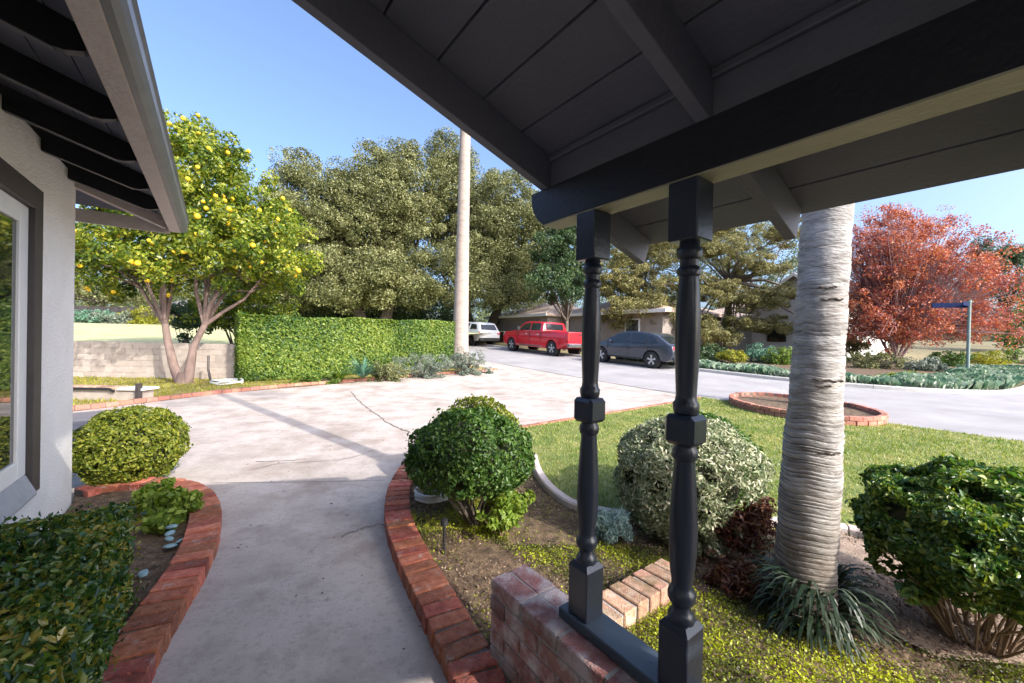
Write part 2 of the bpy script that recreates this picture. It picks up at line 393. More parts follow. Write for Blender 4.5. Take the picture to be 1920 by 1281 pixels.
# planting beds and lawn
LAWN = [HW(5.05, 3.2), HW(5.1, 4.2), HW(5.12, 8.3), HW(5.25, 10.28), HW(-20, 10.28), HW(-20, 4.3), HW(-4, 4.0)]
lawn_edge_px = [(1000, 865), (1006, 890), (1022, 918), (1045, 942), (1085, 965), (1180, 985), (1300, 992), (1480, 998), (1600, 1012), (1700, 1048), (1850, 1075)]
LE = smooth_path([G(*q)[:2] for q in lawn_edge_px], 6)
LAWN_POLY = [tuple(p[:2]) for p in (HW(5.08, 3.2), HW(5.1, 4.2), HW(5.12, 8.3), HW(5.25, 10.28), HW(-22, 10.28), HW(-22, 4.6))] + [tuple(HW(-4, 4.5)[:2])] + [tuple(p) for p in LE[::-1]]
sheet('lawn', LAWN_POLY, .030, M_lawn, .35, relief=.006)
BED_POLY = [tuple(p) for p in LE] + [tuple(HW(-4, 4.5)[:2]), tuple(HW(-4, 1.2)[:2]), tuple(HW(1.35, 1.2)[:2]), tuple(HW(1.7, .97)[:2])] + \
    [tuple(G(*q, .04)[:2]) for q in [(900, 1200), (850, 1110), (800, 1035), (772, 985), (765, 940), (775, 895), (800, 868), (850, 850), (930, 848)]]
sheet('planting_bed', BED_POLY, .036, M_soil, .12, relief=.012)
sheet('sandy_patch', [tuple(G(*q)[:2]) for q in [(1570, 1010), (1680, 1050), (1900, 1120), (2000, 1280), (1760, 1250), (1620, 1180), (1570, 1120), (1545, 1060)]], .056, M_sand, .1, relief=.012)
LBED = smooth_path([G(*q, .04)[:2] for q in [(240, 1290), (300, 1170), (352, 1075), (385, 1010), (394, 960), (378, 928), (335, 908), (270, 902), (200, 905), (140, 925)]], 5)
sheet('wall_bed', [tuple(HW(.4, -.94)[:2]), tuple(HW(.4, -.3)[:2])] + [tuple(p) for p in LBED] + [tuple(HW(4.8, -.94)[:2])], .034, M_soil, .12, relief=.012)
# strip between driveway and garden wall: dry grass under the citrus tree
M_drygrass = pm('dry_grass', [(.20, .15, .05), (.30, .24, .08), (.16, .16, .05)], 5, .95, 1, 50)
sheet('dry_strip', [(-14, 11.8)] + uvp([(10.6, -2.3), (12.0, .2), (12.55, 3.9), (12.7, 7.9), (12.78, 8.8), (13.6, 8.9), (15.5, 8.6)]) + [(-3.3, 17), (-7.2, 12.3)], .030, M_drygrass, .5, relief=.01)
M_pale = pm('pale_lawn', [(.36, .36, .17), (.46, .45, .24), (.30, .33, .12)], .5, .95, .8, 30)
def raised():
    V = []; F = []; ys = [12.15, 14, 20, 26, 32, 38, 44, 60]; zs = [.95, 1.0, 1.35, 1.75, 2.05, 2.25, 2.4, 2.7]
    xs = [-60, -45, -30, -22, -16, -12, -9, -7.5]
    for y, z in zip(ys, zs):
        for x in xs: V.append((x + (y - 12) * (.35 if x > -20 else 0), y, z + .05 * math.sin(x * .7 + y)))
    n = len(xs)
    for j in range(len(ys) - 1):
        for i in range(n - 1): a = j * n + i; F.append((a, a + 1, a + n + 1, a + n))
    o = MB().add(V, F).build('neighbour_lawn', M_pale, smooth=True); o['kind'] = 'structure'
raised()

# ------------------------------------------------------------------ bricks
def brick_mesh(name, lx, ly, lz, seed, bev=.006):
    r = random.Random(seed); mb = MB().box(-lx / 2, lx / 2, -ly / 2, ly / 2, -lz / 2, lz / 2)
    mb.v = [tuple(c + r.uniform(-.0022, .0022) for c in v) for v in mb.v]
    return mb.mesh(name, False, bev)
def mset(base, lx, ly, lz, mat_, n=4, bev=.006):
    L = []
    for i in range(n):
        me = brick_mesh(base, lx, ly, lz, i * 7 + 3, bev); me.materials.append(mat_); L.append(me)
    return L
def frame_m(o, x, y, z): return Matrix(((x[0], y[0], z[0], o[0]), (x[1], y[1], z[1], o[1]), (x[2], y[2], z[2], o[2]), (0, 0, 0, 1)))
Z3 = np.array([0, 0, 1.0])
def along(path, pitch, closed=False):
    P = [np.array(p[:2]) for p in path]
    if closed: P.append(P[0])
    S = [0]
    for a, b in zip(P, P[1:]): S.append(S[-1] + np.linalg.norm(b - a))
    n = max(1, round(S[-1] / pitch)); out = []
    for k in range(n):
        s = (k + .5) * S[-1] / n; j = max(i for i in range(len(S) - 1) if S[i] <= s)
        t = (s - S[j]) / (S[j + 1] - S[j] + 1e-9); p = P[j] + (P[j + 1] - P[j]) * t
        s2 = min(S[-1], s + pitch); j2 = max(i for i in range(len(S) - 1) if S[i] <= s2); q = P[j2] + (P[j2 + 1] - P[j2]) * ((s2 - S[j2]) / (S[j2 + 1] - S[j2] + 1e-9))
        s1 = max(0, s - pitch); j1 = max(i for i in range(len(S) - 1) if S[i] <= s1); r_ = P[j1] + (P[j1 + 1] - P[j1]) * ((s1 - S[j1]) / (S[j1 + 1] - S[j1] + 1e-9))
        d = q - r_; d = d / (np.linalg.norm(d) + 1e-9); out.append((p, d))
    return out
def edging(label, path, across, pitch, wid, hgt, mat_, mort, rows=1, group='brick edgings', name='brick_edging', closed=False, dz=0):
    """across: bricks lie across the path; else end to end"""
    st = along(path, pitch, closed); p0 = st[0][0]; root = thing(name, label, 'edging', (p0[0], p0[1], terr(p0[1])), 0, group)
    ms = mset('brick', pitch - .014 if across else pitch - .013, wid, hgt / rows - (.010 if rows > 1 else .004), mat_, 5, .005)
    r = random.Random(int(p0[0] * 100))
    for row in range(rows):
        off = .5 if row % 2 else 0
        for k, (p, d) in enumerate(st):
            if off:
                p = p + d * pitch * .5
            z = terr(p[1]) + dz + hgt * (row + .5) / rows + r.uniform(-.005, .004)
            a = r.uniform(-.045, .045); x = np.array([d[0] * math.cos(a) - d[1] * math.sin(a), d[0] * math.sin(a) + d[1] * math.cos(a), 0]); y = np.cross(Z3, x)
            link('brick', ms[r.randrange(5)], parent=root, world=frame_m((p[0], p[1], z), x, y, Z3))
    V = []; F = []; n = len(st)
    for i, (p, d) in enumerate(st):
        nn = np.array([-d[1], d[0]]); w_ = wid / 2 - .012
        if i == 0 and not closed: p = p - d * pitch * .45
        if i == n - 1 and not closed: p = p + d * pitch * .45
        for s, zz in ((-1, -.03), (1, -.03), (1, hgt - .014), (-1, hgt - .014)):
            q = p + nn * w_ * s; V.append((q[0], q[1], terr(q[1]) + dz + zz))
    for i in range(n if closed else n - 1):
        j = (i + 1) % n
        for k in range(4): F.append((i * 4 + k, i * 4 + (k + 1) % 4, j * 4 + (k + 1) % 4, j * 4 + k))
    if not closed: F += [(0, 1, 2, 3), (n * 4 - 1, n * 4 - 2, n * 4 - 3, n * 4 - 4)]
    MB().add(V, F).build('mortar', mort, root)
    return root
eL = [G(*q, .1) for q in [(150, 1400), (222, 1262), (286, 1155), (345, 1068), (377, 1005), (385, 955), (372, 925), (335, 906), (270, 900), (205, 904), (150, 918)]]
edging('curved edging of red bricks along the bed beside the white window', smooth_path([p[:2] for p in eL], 5), True, .1, .2, .10, M_brick, M_mortar_d)
eR = [G(*q, .1) for q in [(800, 840), (772, 868), (751, 905), (745, 945), (752, 985), (780, 1048), (820, 1118), (858, 1185), (885, 1235), (905, 1290), (915, 1340)]]
edging('curved edging of red bricks between the walk and the topiary bush', smooth_path([p[:2] for p in eR], 5), True, .1, .2, .10, M_brick, M_mortar_d)
eF = [HW(9.9, -3.6), HW(10.54, -2.2), HW(11.3, -.9), HW(11.95, .3), HW(12.35, 2), HW(12.5, 3.9), HW(12.62, 6), HW(12.7, 7.9), HW(12.75, 8.9)]
edging('low far brick edging along the driveway below the long hedge', smooth_path([p[:2] for p in eF], 5), False, .21, .11, .09, M_brick_far, M_mortar_d, dz=.006)
edging('flush row of bricks between the driveway and the lawn', smooth_path([p[:2] for p in (HW(5.02, 3.4), HW(5.1, 4.5), HW(5.15, 8.3), HW(5.2, 10.1))], 4), False, .21, .10, .04, M_brick_far, M_mortar_d, dz=.012)
ring_c = HW(2.75, 10.2); 
ring = [(6.42 + 1.22 * math.cos(a), 8.75 + 1.55 * math.sin(a)) for a in np.linspace(0, 2 * PI, 40, endpoint=False)]
edging('brick ring of two courses round the tree on the lawn', ring, False, .21, .10, .17, M_brick_far, M_mortar_d, rows=2, closed=True, name='brick_tree_ring', dz=.03)
edging('low pale brick kerb behind the turned posts', [HW(1.29, 1.22)[:2], HW(1.29, 2.27)[:2]], True, .1, .19, .14, M_brickp, M_mortar, rows=1)
# soil inside the ring
sheet('tree_ring_soil', [(6.42 + 1.16 * math.cos(a), 8.75 + 1.49 * math.sin(a)) for a in np.linspace(0, 2 * PI, 28, endpoint=False)], .10, M_soil, .3)

# pale curb between bed and lawn, in cast pieces
cr = thing('lawn_curb', 'pale curved concrete curb between the planting bed and the lawn', 'curb', tuple(G(1000, 865)))
M_curb = pm('curb_concrete', [(.52, .42, .38), (.60, .52, .48)], 8, .9, .5, 80, rand=.06)
def curb_run(P, root, wd, hg, piece, nm='curb_piece', mat_=None, dz=0.03):
    st = along(P, .06); k = max(3, int(piece / .06))
    for i in range(0, len(st) - 1, k):
        seg = st[i:i + k + 1]
        if len(seg) < 2: continue
        V = []; F = []
        for j, (p, d) in enumerate(seg):
            nn = np.array([-d[1], d[0]]); pp = p + (d * .006 if j == 0 else (-d * .006 if j == len(seg) - 1 else 0))
            for s, zz in ((-1, -.05), (1, -.05), (1, hg * .8), (.75, hg), (-.75, hg), (-1, hg * .8)):
                q = pp + nn * wd / 2 * s; V.append((q[0], q[1], terr(q[1]) + dz + zz))
        n = 6
        for j in range(len(seg) - 1):
            for q in range(n): F.append((j * n + q, j * n + (q + 1) % n, (j + 1) * n + (q + 1) % n, (j + 1) * n + q))
        F += [tuple(range(n)), tuple(range((len(seg) - 1) * n, len(seg) * n))[::-1]]
        MB().add(V, F).build(nm, mat_ or M_curb, root)
curb_run(LE, cr, .085, .07, .9)
# street kerb on the far side, turning into the side street
kr = thing('street_kerb', 'pale concrete kerb along the far side of the street', 'kerb', tuple(HW(8, 16.3)))
M_kerb = pm('kerb_concrete', [(.42, .40, .37), (.50, .48, .44)], 3, .9, .4, 60)
curb_run(smooth_path([HW(u, v)[:2] for u, v in [(60, 16.35), (30, 16.35), (8, 16.3), (3.5, 16.95), (1.2, 18.45), (.2, 21), (-.4, 30)]], 8), kr, .16, .13, 3.0, 'kerb_piece', M_kerb, 0)

# ------------------------------------------------------------------ low brick wall under the porch rail
bw = thing('brick_wall', 'low weathered brick wall carrying the porch posts', 'wall', tuple(HW(.9, 1.09)), YAW)
bms = mset('brick', .098, .203, .064, M_brickw, 5, .005)
rr = random.Random(5)
for c in range(6):
    off = 0 if c % 2 else .1065
    for wy, v in ((0, 1.039), (1, 1.141)):
        u = 1.43
        while u > -.25:
            L_ = .203
            if u == 1.43 and off: L_ = .0985
            uc = u - L_ / 2; s_ = L_ / .203
            M_ = frame_m(HW(uc, v, .034 + c * .0735 + .003), D2, D1 * s_, Z3)
            link('brick', bms[rr.randrange(5)], parent=bw, world=M_ @ Matrix.Rotation(rr.uniform(-.01, .01), 4, 'Z')); u -= L_ + .0105
MB().box(.998, 1.183, -.3, 1.42, -.05, .434, hf).build('mortar', M_mortar, bw)

# rail
rl = thing('bottom_rail', 'grey blue painted timber rail lying on the brick wall', 'rail', tuple(HW(.4, 1.12, .441)), YAW)
MB().box(1.062, 1.178, -.4, 1.078, .4415, .480, hf).build('rail_board', M_railp, rl, bevel=.004)

# turned posts
PROF_LO = [(.670, .034), (.674, .037), (.690, .038), (.700, .032), (.705, .028), (.720, .026), (.728, .034), (.737, .039), (.752, .040), (.764, .037), (.770, .031), (.785, .029), (.82, .034), (.87, .0385), (.93, .040), (1.0, .038), (1.07, .034), (1.13, .030), (1.150, .029), (1.156, .034), (1.168, .037), (1.182, .036), (1.190, .031), (1.199, .030)]
PROF_HI = [(1.287, .030), (1.293, .034), (1.305, .037), (1.320, .037), (1.328, .031), (1.345, .029), (1.40, .0315), (1.47, .0345), (1.54, .0355), (1.60, .034), (1.655, .030), (1.695, .0265), (1.700, .032), (1.712, .034), (1.722, .031), (1.727, .026), (1.745, .026), (1.750, .033), (1.765, .036), (1.778, .034), (1.784, .029), (1.799, .028)]
def post(u0, label):
    cu, cv = u0 + .046, 1.121; h = .046
    t = thing('turned_post', label, 'porch post', tuple(HW(cu, cv, .48)), YAW, 'turned porch posts')
    fr = lambda x, y, z: tuple(HW(cu + y, cv + x, z))
    MB().box(-h, h, -h, h, .4805, .660, fr).build('base_block', M_post, t, bevel=.003)
    m = MB()
    m.add([fr(*p) for p in [(-h, -h, .660), (h, -h, .660), (h, h, .660), (-h, h, .660)]] + [fr(*p) for p in [(-.033, -.033, .676), (.033, -.033, .676), (.033, .033, .676), (-.033, .033, .676)]],
          [(0, 1, 5, 4), (1, 2, 6, 5), (2, 3, 7, 6), (3, 0, 4, 7), (4, 5, 6, 7), (3, 2, 1, 0)]).build('block_shoulder', M_post, t)
    MB().lathe(PROF_LO, HW(cu, cv, 0), 32).build('lower_spindle', M_post, t, smooth=True)
    b = MB().box(-h, h, -h, h, 1.1985, 1.2875, fr); b.build('middle_block', M_post, t, bevel=.012)
    MB().lathe(PROF_HI, HW(cu, cv, 0), 32).build('upper_spindle', M_post, t, smooth=True)
    MB().box(-h, h, -h, h, 1.799, 1.974, fr).build('top_block', M_post, t, bevel=.004)
post(.948, 'dark turned porch post standing at the end of the rail, farther of the two')
post(.572, 'dark turned porch post nearer the camera, in front of the variegated shrub')
post(-.50, 'dark turned porch post on the brick wall outside the view') if False else None

# ------------------------------------------------------------------ porch roof
pr = thing('porch_roof', 'dark painted open timber porch roof with wide ceiling boards overhead', 'porch roof', tuple(HW(0, 1.1, 1.98)), YAW)
S_ = .32265
# beam with a shaped end
bp = [(-1.2, 1.98), (1.235, 1.98), (1.262, 1.996), (1.292, 2.03), (1.31, 2.07), (1.315, 2.126), (-1.2, 2.126)]
MB().prism(bp, 1.081, 1.176, lambda p, q, a: tuple(HW(p, a, q))).build('beam', M_dark, pr, bevel=.003)
M_beambounce = pm('beam_lawn_bounce', [(.36, .33, .23), (.44, .40, .28)], 10, .6, .3, 60, stretch=(1, 1, 1))  # lawn light bounced onto the beam's underside, put into the colour
MB().box(1.083, 1.174, -1.2, 1.236, 1.9745, 1.9798, hf).build('beam_bounce_strip', M_beambounce, pr)  # thin added strip that carries the bounce tint
zr = lambda v: 2.1265 - S_ * (v - 1.08)          # rafter underside
DEP = .139
def rafter(ua, ub, v0=-3.0, nm='rafter', m=M_soffit):
    poly = [(v0, zr(v0)), (1.765, zr(1.765)), (1.812, zr(1.812) + DEP), (v0, zr(v0) + DEP)]
    return MB().prism(poly, ua, ub, lambda p, q, a: tuple(HW(a, p, q))).build(nm, m, pr, bevel=.002)
for ua in (.548, -.062, -.672, -1.282): rafter(ua, ua + .040)
rafter(1.212, 1.252, nm='barge_rafter')
MB().prism([(-3, zr(-3) + .02), (1.80, zr(1.80) + .02), (1.83, zr(1.83) + DEP + .03), (-3, zr(-3) + DEP + .03)], 1.254, 1.272, lambda p, q, a: tuple(HW(a, p, q))).build('barge_trim', M_fascia, pr)
vj = [1.852, 1.678, 1.504, 1.33, 1.145, .945, .765, .583, .40, .22, .04, -.14, -.32, -.50, -.68, -.86, -1.04, -1.4, -1.8, -2.2, -2.6, -3.0]
for a, b in zip(vj, vj[1:]):
    g = .0035
    MB().prism([(b + g, zr(b + g) + DEP + .0015), (a - g, zr(a - g) + DEP + .0015), (a - g, zr(a - g) + DEP + .02), (b + g, zr(b + g) + DEP + .02)], -1.6, 1.2525, lambda p, q, a_: tuple(HW(a_, p, q))).build('ceiling_board', M_soffit, pr, bevel=.0015)
MB().prism([(-3, zr(-3) + DEP + .021), (1.87, zr(1.87) + DEP + .021), (1.88, zr(1.87) + DEP + .045), (-3, zr(-3) + DEP + .045)], -1.6, 1.285, lambda p, q, a_: tuple(HW(a_, p, q))).build('roofing', M_shingle, pr)
# blocking and small moulding above the beam, between the rafters
for ua, ub in ((.589, 1.211), (-.021, .547), (-.631, -.063), (-1.24, -.673)):
    MB().box(1.10, 1.138, ua, ub, 2.1265, 2.235, hf).build('blocking', M_soffit, pr)
    MB().box(1.082, 1.099, ua, ub, zr(1.09) + DEP - .028, zr(1.09) + DEP - .004, hf).build('moulding', M_soffit, pr, bevel=.004)

# ------------------------------------------------------------------ house with the window
hs = thing('house', 'white stucco house corner with dark eaves and a white framed window', 'house', tuple(HW(4.85, -.95, 0)), YAW)
# wall in pieces round the opening
wl = MB()
wl.box(-1.15, -.95, 4.08, 4.85, -.1, 2.78, hf); wl.box(-1.15, -.95, -3, 2.0, -.1, 2.78, hf)
wl.box(-1.15, -.95, 2.0, 4.08, 2.44, 2.78, hf); wl.box(-1.15, -.95, 2.0, 4.08, -.1, .41, hf)
wl.box(-5.5, -1.152, 4.65, 4.85, -.1, 2.78, hf)
wl.box(-.949, 1.75, -1.95, -1.75, -.1, 2.15, hf)  # unseen rear wall behind the camera, put in to darken beam and post fronts
wl.box(-.949, .2, -1.95, -1.75, 2.151, 2.5, hf)
wl.build('wall', M_stucco, hs)
MB().box(-1.06, -.946, 3.935, 4.078, .412, 2.438, hf).build('jamb_trim', M_trim, hs, bevel=.003)
MB().box(-1.06, -.946, 2.0, 3.934, 2.29, 2.438, hf).build('head_trim', M_trim, hs, bevel=.003)
MB().prism([(-1.06, .412), (-.925, .412), (-.925, .430), (-.976, .555), (-1.06, .555)], 2.0, 3.934, lambda p, q, a: tuple(HW(a, p, q))).build('sill', M_sill, hs, bevel=.003)
wn = MB()
wn.box(-1.04, -.976, 3.80, 3.933, .556, 2.289, hf); wn.box(-1.04, -.976, 2.0, 3.799, 2.17, 2.289, hf); wn.box(-1.04, -.976, 2.0, 3.799, .556, .67, hf)
wn.box(-1.04, -.976, 2.65, 2.74, .671, 2.169, hf)
wf = wn.build('window_frame', M_white, hs, bevel=.004)
MB().box(-1.03, -.992, 2.741, 3.799, .671, 2.169, hf).build('pane', gm, wf)
MB().box(-1.03, -.992, 2.0, 2.649, .671, 2.169, hf).build('pane', gm, wf)
# rafters, tails scooped at the end
zh = lambda v: 2.706 - S_ * (v + .95)
for i in range(6):
    u = 4.66 - .6 * i
    if u < 1.5: continue
    poly = [(-1.149, zh(-1.149)), (-.50, zh(-.50)), (-.47, zh(-.5) - .002), (-.42, zh(-.5) + .014), (-.392, zh(-.5) + .035), (-.392, zh(-.392) + .132), (-1.149, zh(-1.149) + .132)]
    MB().prism(poly, u - .04, u, lambda p, q, a: tuple(HW(a, p, q))).build('rafter', M_house_r, hs)
    MB().prism([(-.949, zh(-.949) - .004), (-.50, zh(-.50) - .004), (-.50, zh(-.5) - .0005), (-.949, zh(-.949) - .0005)], u - .038, u - .002, lambda p, q, a: tuple(HW(a, p, q))).build('rafter_lip', M_house_edge, hs)
# hip rafter out to the corner
hp = [HW(4.82, -.98, 2.70), HW(5.26, -.41, 2.535)]
def hipbox(name, a, b, w_, h_, m):
    d = b - a; n_ = np.cross(d, Z3); n_ = n_ / np.linalg.norm(n_) * w_ / 2
    V = [a - n_, a + n_, a + n_ + Z3 * h_, a - n_ + Z3 * h_, b - n_, b + n_, b + n_ + Z3 * h_, b - n_ + Z3 * h_]
    return MB().add(V, [(0, 1, 2, 3), (7, 6, 5, 4), (0, 4, 5, 1), (1, 5, 6, 2), (2, 6, 7, 3), (3, 7, 4, 0)]).build(name, m, hs)
hipbox('hip_rafter', hp[0], hp[1], .045, .10, M_fascia)
# soffit boards under the front eave (each strip runs along the eave)
sv = [-.375, -.52, -.665, -.81, -.955, -1.10]
for a, b in zip(sv, sv[1:]):
    MB().prism([(b + .003, zh(b) + .134), (a - .003, zh(a) + .134), (a - .003, zh(a) + .15), (b + .003, zh(b) + .15)], 1.3, 5.29 + (a + .37) * .95, lambda p, q, a_: tuple(HW(a_, p, q))).build('soffit_board', M_soffit, hs)
# end overhang soffit, sloping the other way
zu = lambda u: 2.706 + .132 - S_ * (u - 4.85) * 1.28
for k in range(3):
    a, b = 4.86 + .145 * k, 4.86 + .145 * (k + 1) - .005
    MB().prism([(a, zu(a)), (b, zu(b)), (b, zu(b) + .015), (a, zu(a) + .015)], -5.5, -.98 + (b - 4.85) * 1.15 , lambda p, q, a_: tuple(HW(p, a_, q))).build('soffit_board', M_soffit, hs)
MB().box(-.388, -.303, 1.29, 5.31, 2.525, 2.66, hf).build('fascia', M_fascia, hs, bevel=.003)
MB().box(-5.5, -.386, 5.285, 5.31, 2.50, 2.62, hf).build('end_fascia', M_fascia, hs)
MB().prism([(-.302, 2.531), (-.275, 2.531), (-.255, 2.545), (-.243, 2.575), (-.243, 2.63), (-.232, 2.65), (-.245, 2.66), (-.302, 2.66)], 1.285, 5.315, lambda p, q, a: tuple(HW(a, p, q))).build('gutter', M_gutterm, hs)
# roof planes (hip end)
zt = lambda v: zh(v) + .17
rv = -4.5; ur = 5.33 - (-.34 - rv) 
MB().add([HW(1.3, -.34, zt(-.34)), HW(5.33, -.34, zt(-.34)), HW(ur, rv, zt(rv)), HW(1.3 if ur > 1.3 else ur - .01, rv, zt(rv)),
          HW(5.33, -8.6, zt(-.34)), HW(-3, -8.6, zt(-.34)), HW(-3, rv, zt(rv))],
         [(0, 1, 2, 3), (1, 4, 2), (2, 4, 5, 6)]).build('roof', M_shingle, hs)
MB().box(-8.6, -5.52, 4.65, 4.85, -.1, 2.7, hf).build('rear_wall', M_stucco, hs)
# ------------------------------------------------------------------ foliage materials
F_box = leafmat('boxwood_leaf', [(.035, .075, .012), (.09, .15, .02), (.20, .25, .035)], .3, scale=6, amp=.12)
F_boxl = leafmat('golden_boxwood_leaf', [(.06, .10, .012), (.17, .21, .02), (.34, .34, .05)], .32, scale=6, amp=.12)
F_hedge = leafmat('hedge_leaf', [(.025, .075, .018), (.08, .155, .022), (.15, .22, .03), (.24, .30, .05)], .3, scale=.7, amp=.35)
F_privet = leafmat('glossy_leaf', [(0.024, 0.074, 0.022), (0.054, 0.135, 0.038), (0.115, 0.203, 0.047)], .25, rough=.3, scale=5, amp=.15, spec=.6)
F_winh = leafmat('window_hedge_leaf', [(.018, .06, .016), (.05, .125, .025), (.13, .22, .04), (.36, .30, .05)], .35, rough=.25, scale=3, amp=.25, spec=.8)
F_cam = leafmat('camellia_leaf', [(0.023, 0.075, 0.021), (0.057, 0.140, 0.030), (0.138, 0.220, 0.043), (0.253, 0.300, 0.051)], .3, rough=.32, scale=4, amp=.2, spec=.6)
F_topi = leafmat('topiary_leaf', [(0.028, 0.072, 0.015), (0.062, 0.132, 0.023), (0.117, 0.199, 0.032)], .3, rough=.4, scale=6, amp=.1)
F_lime = leafmat('lime_leaf', [(.09, .16, .02), (.20, .30, .04), (.33, .40, .07)], .4, scale=6, amp=.1)
F_var = leafmat('variegated_leaf', [(0.068, 0.117, 0.046), (0.324, 0.364, 0.208), (0.702, 0.676, 0.494)], .25, scale=7, amp=.06)
F_blue = leafmat('blue_grey_leaf', [(.14, .24, .23), (.24, .36, .35), (.36, .45, .42)], .2, scale=8, amp=.1)
F_red = leafmat('dead_red_leaf', [(0.040, 0.011, 0.011), (0.096, 0.027, 0.018), (0.240, 0.126, 0.063)], .2, scale=8, amp=.2)
F_citrus = leafmat('citrus_leaf', [(.030, .070, .012), (.10, .16, .016), (.21, .26, .025), (.38, .38, .05)], .38, rough=.38, scale=1.0, amp=.5)
F_oak = leafmat('oak_leaf', [(0.041, 0.050, 0.016), (0.120, 0.135, 0.045), (0.184, 0.190, 0.072), (0.294, 0.300, 0.135)], .22, scale=.8, amp=.42)
F_oak2 = leafmat('deep_oak_leaf', [(0.047, 0.074, 0.034), (0.108, 0.142, 0.061), (0.203, 0.230, 0.095)], .25, scale=.5, amp=.3)
F_dark = leafmat('dark_tree_leaf', [(0.022, 0.054, 0.022), (0.054, 0.102, 0.036), (0.108, 0.156, 0.054)], .25, scale=.6, amp=.2)
F_pine = leafmat('pine_needle', [(0.072, 0.078, 0.024), (0.204, 0.192, 0.066), (0.384, 0.336, 0.132)], .2, scale=.8, amp=.3)
F_redt = leafmat('red_tree_leaf', [(.17, .070, .075), (.33, .10, .085), (.50, .15, .075), (.56, .25, .12)], .33, scale=.45, amp=.45)
F_sage = leafmat('sage_leaf', [(.07, .10, .07), (.15, .19, .14), (.27, .29, .24)], .2, scale=3, amp=.2)
F_aga = leafmat('bluegreen_strap_leaf', [(.04, .12, .07), (.10, .22, .14), (.22, .34, .24)], .2, scale=1.5, amp=.3)
F_yel = leafmat('yellow_shrub_leaf', [(.12, .15, .02), (.25, .26, .03), (.42, .38, .05)], .35, scale=2, amp=.2)
F_moss = leafmat('moss_cover', [(.05, .06, .012), (.16, .20, .015), (.42, .46, .02)], .3, scale=3.2, amp=.9)
F_grass = leafmat('grass_blade', [(.12, .20, .035), (.24, .29, .06), (.46, .42, .17)], .35, scale=1.6, amp=.55)
F_strap = leafmat('lily_strap_leaf', [(.010, .022, .011), (.024, .045, .022), (.07, .09, .06)], .12, rough=.42, scale=5, amp=.1, spec=.4)
F_palm = leafmat('palm_frond', [(.04, .08, .02), (.08, .14, .04)], .25)
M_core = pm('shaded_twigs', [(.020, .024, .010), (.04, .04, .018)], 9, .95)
M_bark = pm('bark', [(.09, .07, .055), (.16, .13, .105)], 6, .95, 1, 30)
M_barkc = pm('citrus_bark', [(.11, .075, .065), (.24, .17, .145)], 5, .9, 1, 30, stretch=(1, 1, .4))
M_barkd = pm('dark_bark', [(.04, .03, .025), (.08, .065, .05)], 6, .95, 1, 30)
M_barkt = pm('tan_twigs', [(.16, .10, .06), (.30, .21, .13)], 14, .9, .6, 60)
M_redbark = pm('ruddy_branch', [(.20, .12, .12), (.32, .22, .22)], 6, .9)

def clumped(ells, nclump, crad, nleaf, rng, power=2.6, flat=.75, up_only=0):
    """clump centres biased to the surface of a union of ellipsoids; leaves on the clump shells"""
    vol = np.array([e[3] * e[4] * e[5] for e in ells]) ** .7; vol /= vol.sum()
    idx = rng.choice(len(ells), nclump, p=vol); E_ = np.array(ells)[idx]
    d = sphere_dirs(nclump, rng); rad = rng.uniform(0, 1, nclump) ** (1 / power)
    C_ = E_[:, :3] + d * rad[:, None] * E_[:, 3:6]
    R = crad * rng.uniform(.55, 1.35, nclump)
    ci = rng.integers(0, nclump, nleaf); dd = sphere_dirs(nleaf, rng)
    rr_ = rng.uniform(.45, 1.0, nleaf) ** .6
    P = C_[ci] + dd * (R[ci] * rr_)[:, None] * np.array([1, 1, flat])
    Nn = norm(dd + .5 * norm(C_[ci] - E_[ci, :3]) + np.array([0, 0, .25]))
    return P, Nn, C_
def branches(base, tops, r0_, n, rng, parent, m, fork=.35, nm='branch', bend=.15):
    """one mesh of limbs running from a fork point to some clump centres"""
    mb = MB(); base = np.array(base, float)
    sel = tops[rng.choice(len(tops), min(n, len(tops)), replace=False)]
    for t in sel:
        v = t - base; L_ = np.linalg.norm(v); mid = base + v * .5 + rng.normal(0, bend * L_ * .35, 3) + np.array([0, 0, .08 * L_])
        mb.tube([base, base + (mid - base) * .5 + rng.normal(0, .02 * L_, 3), mid, t], [r0_, r0_ * .75, r0_ * .5, r0_ * .15], 5, False)
    return mb.build(nm, m, parent, smooth=True)
def leaves_obj(name, P, N_, L_, W_, m, parent, six=False, **k):
    return link(name, (leaf_mesh6 if six else leaf_mesh)(name, P, N_, L_, W_, **k), m, parent)

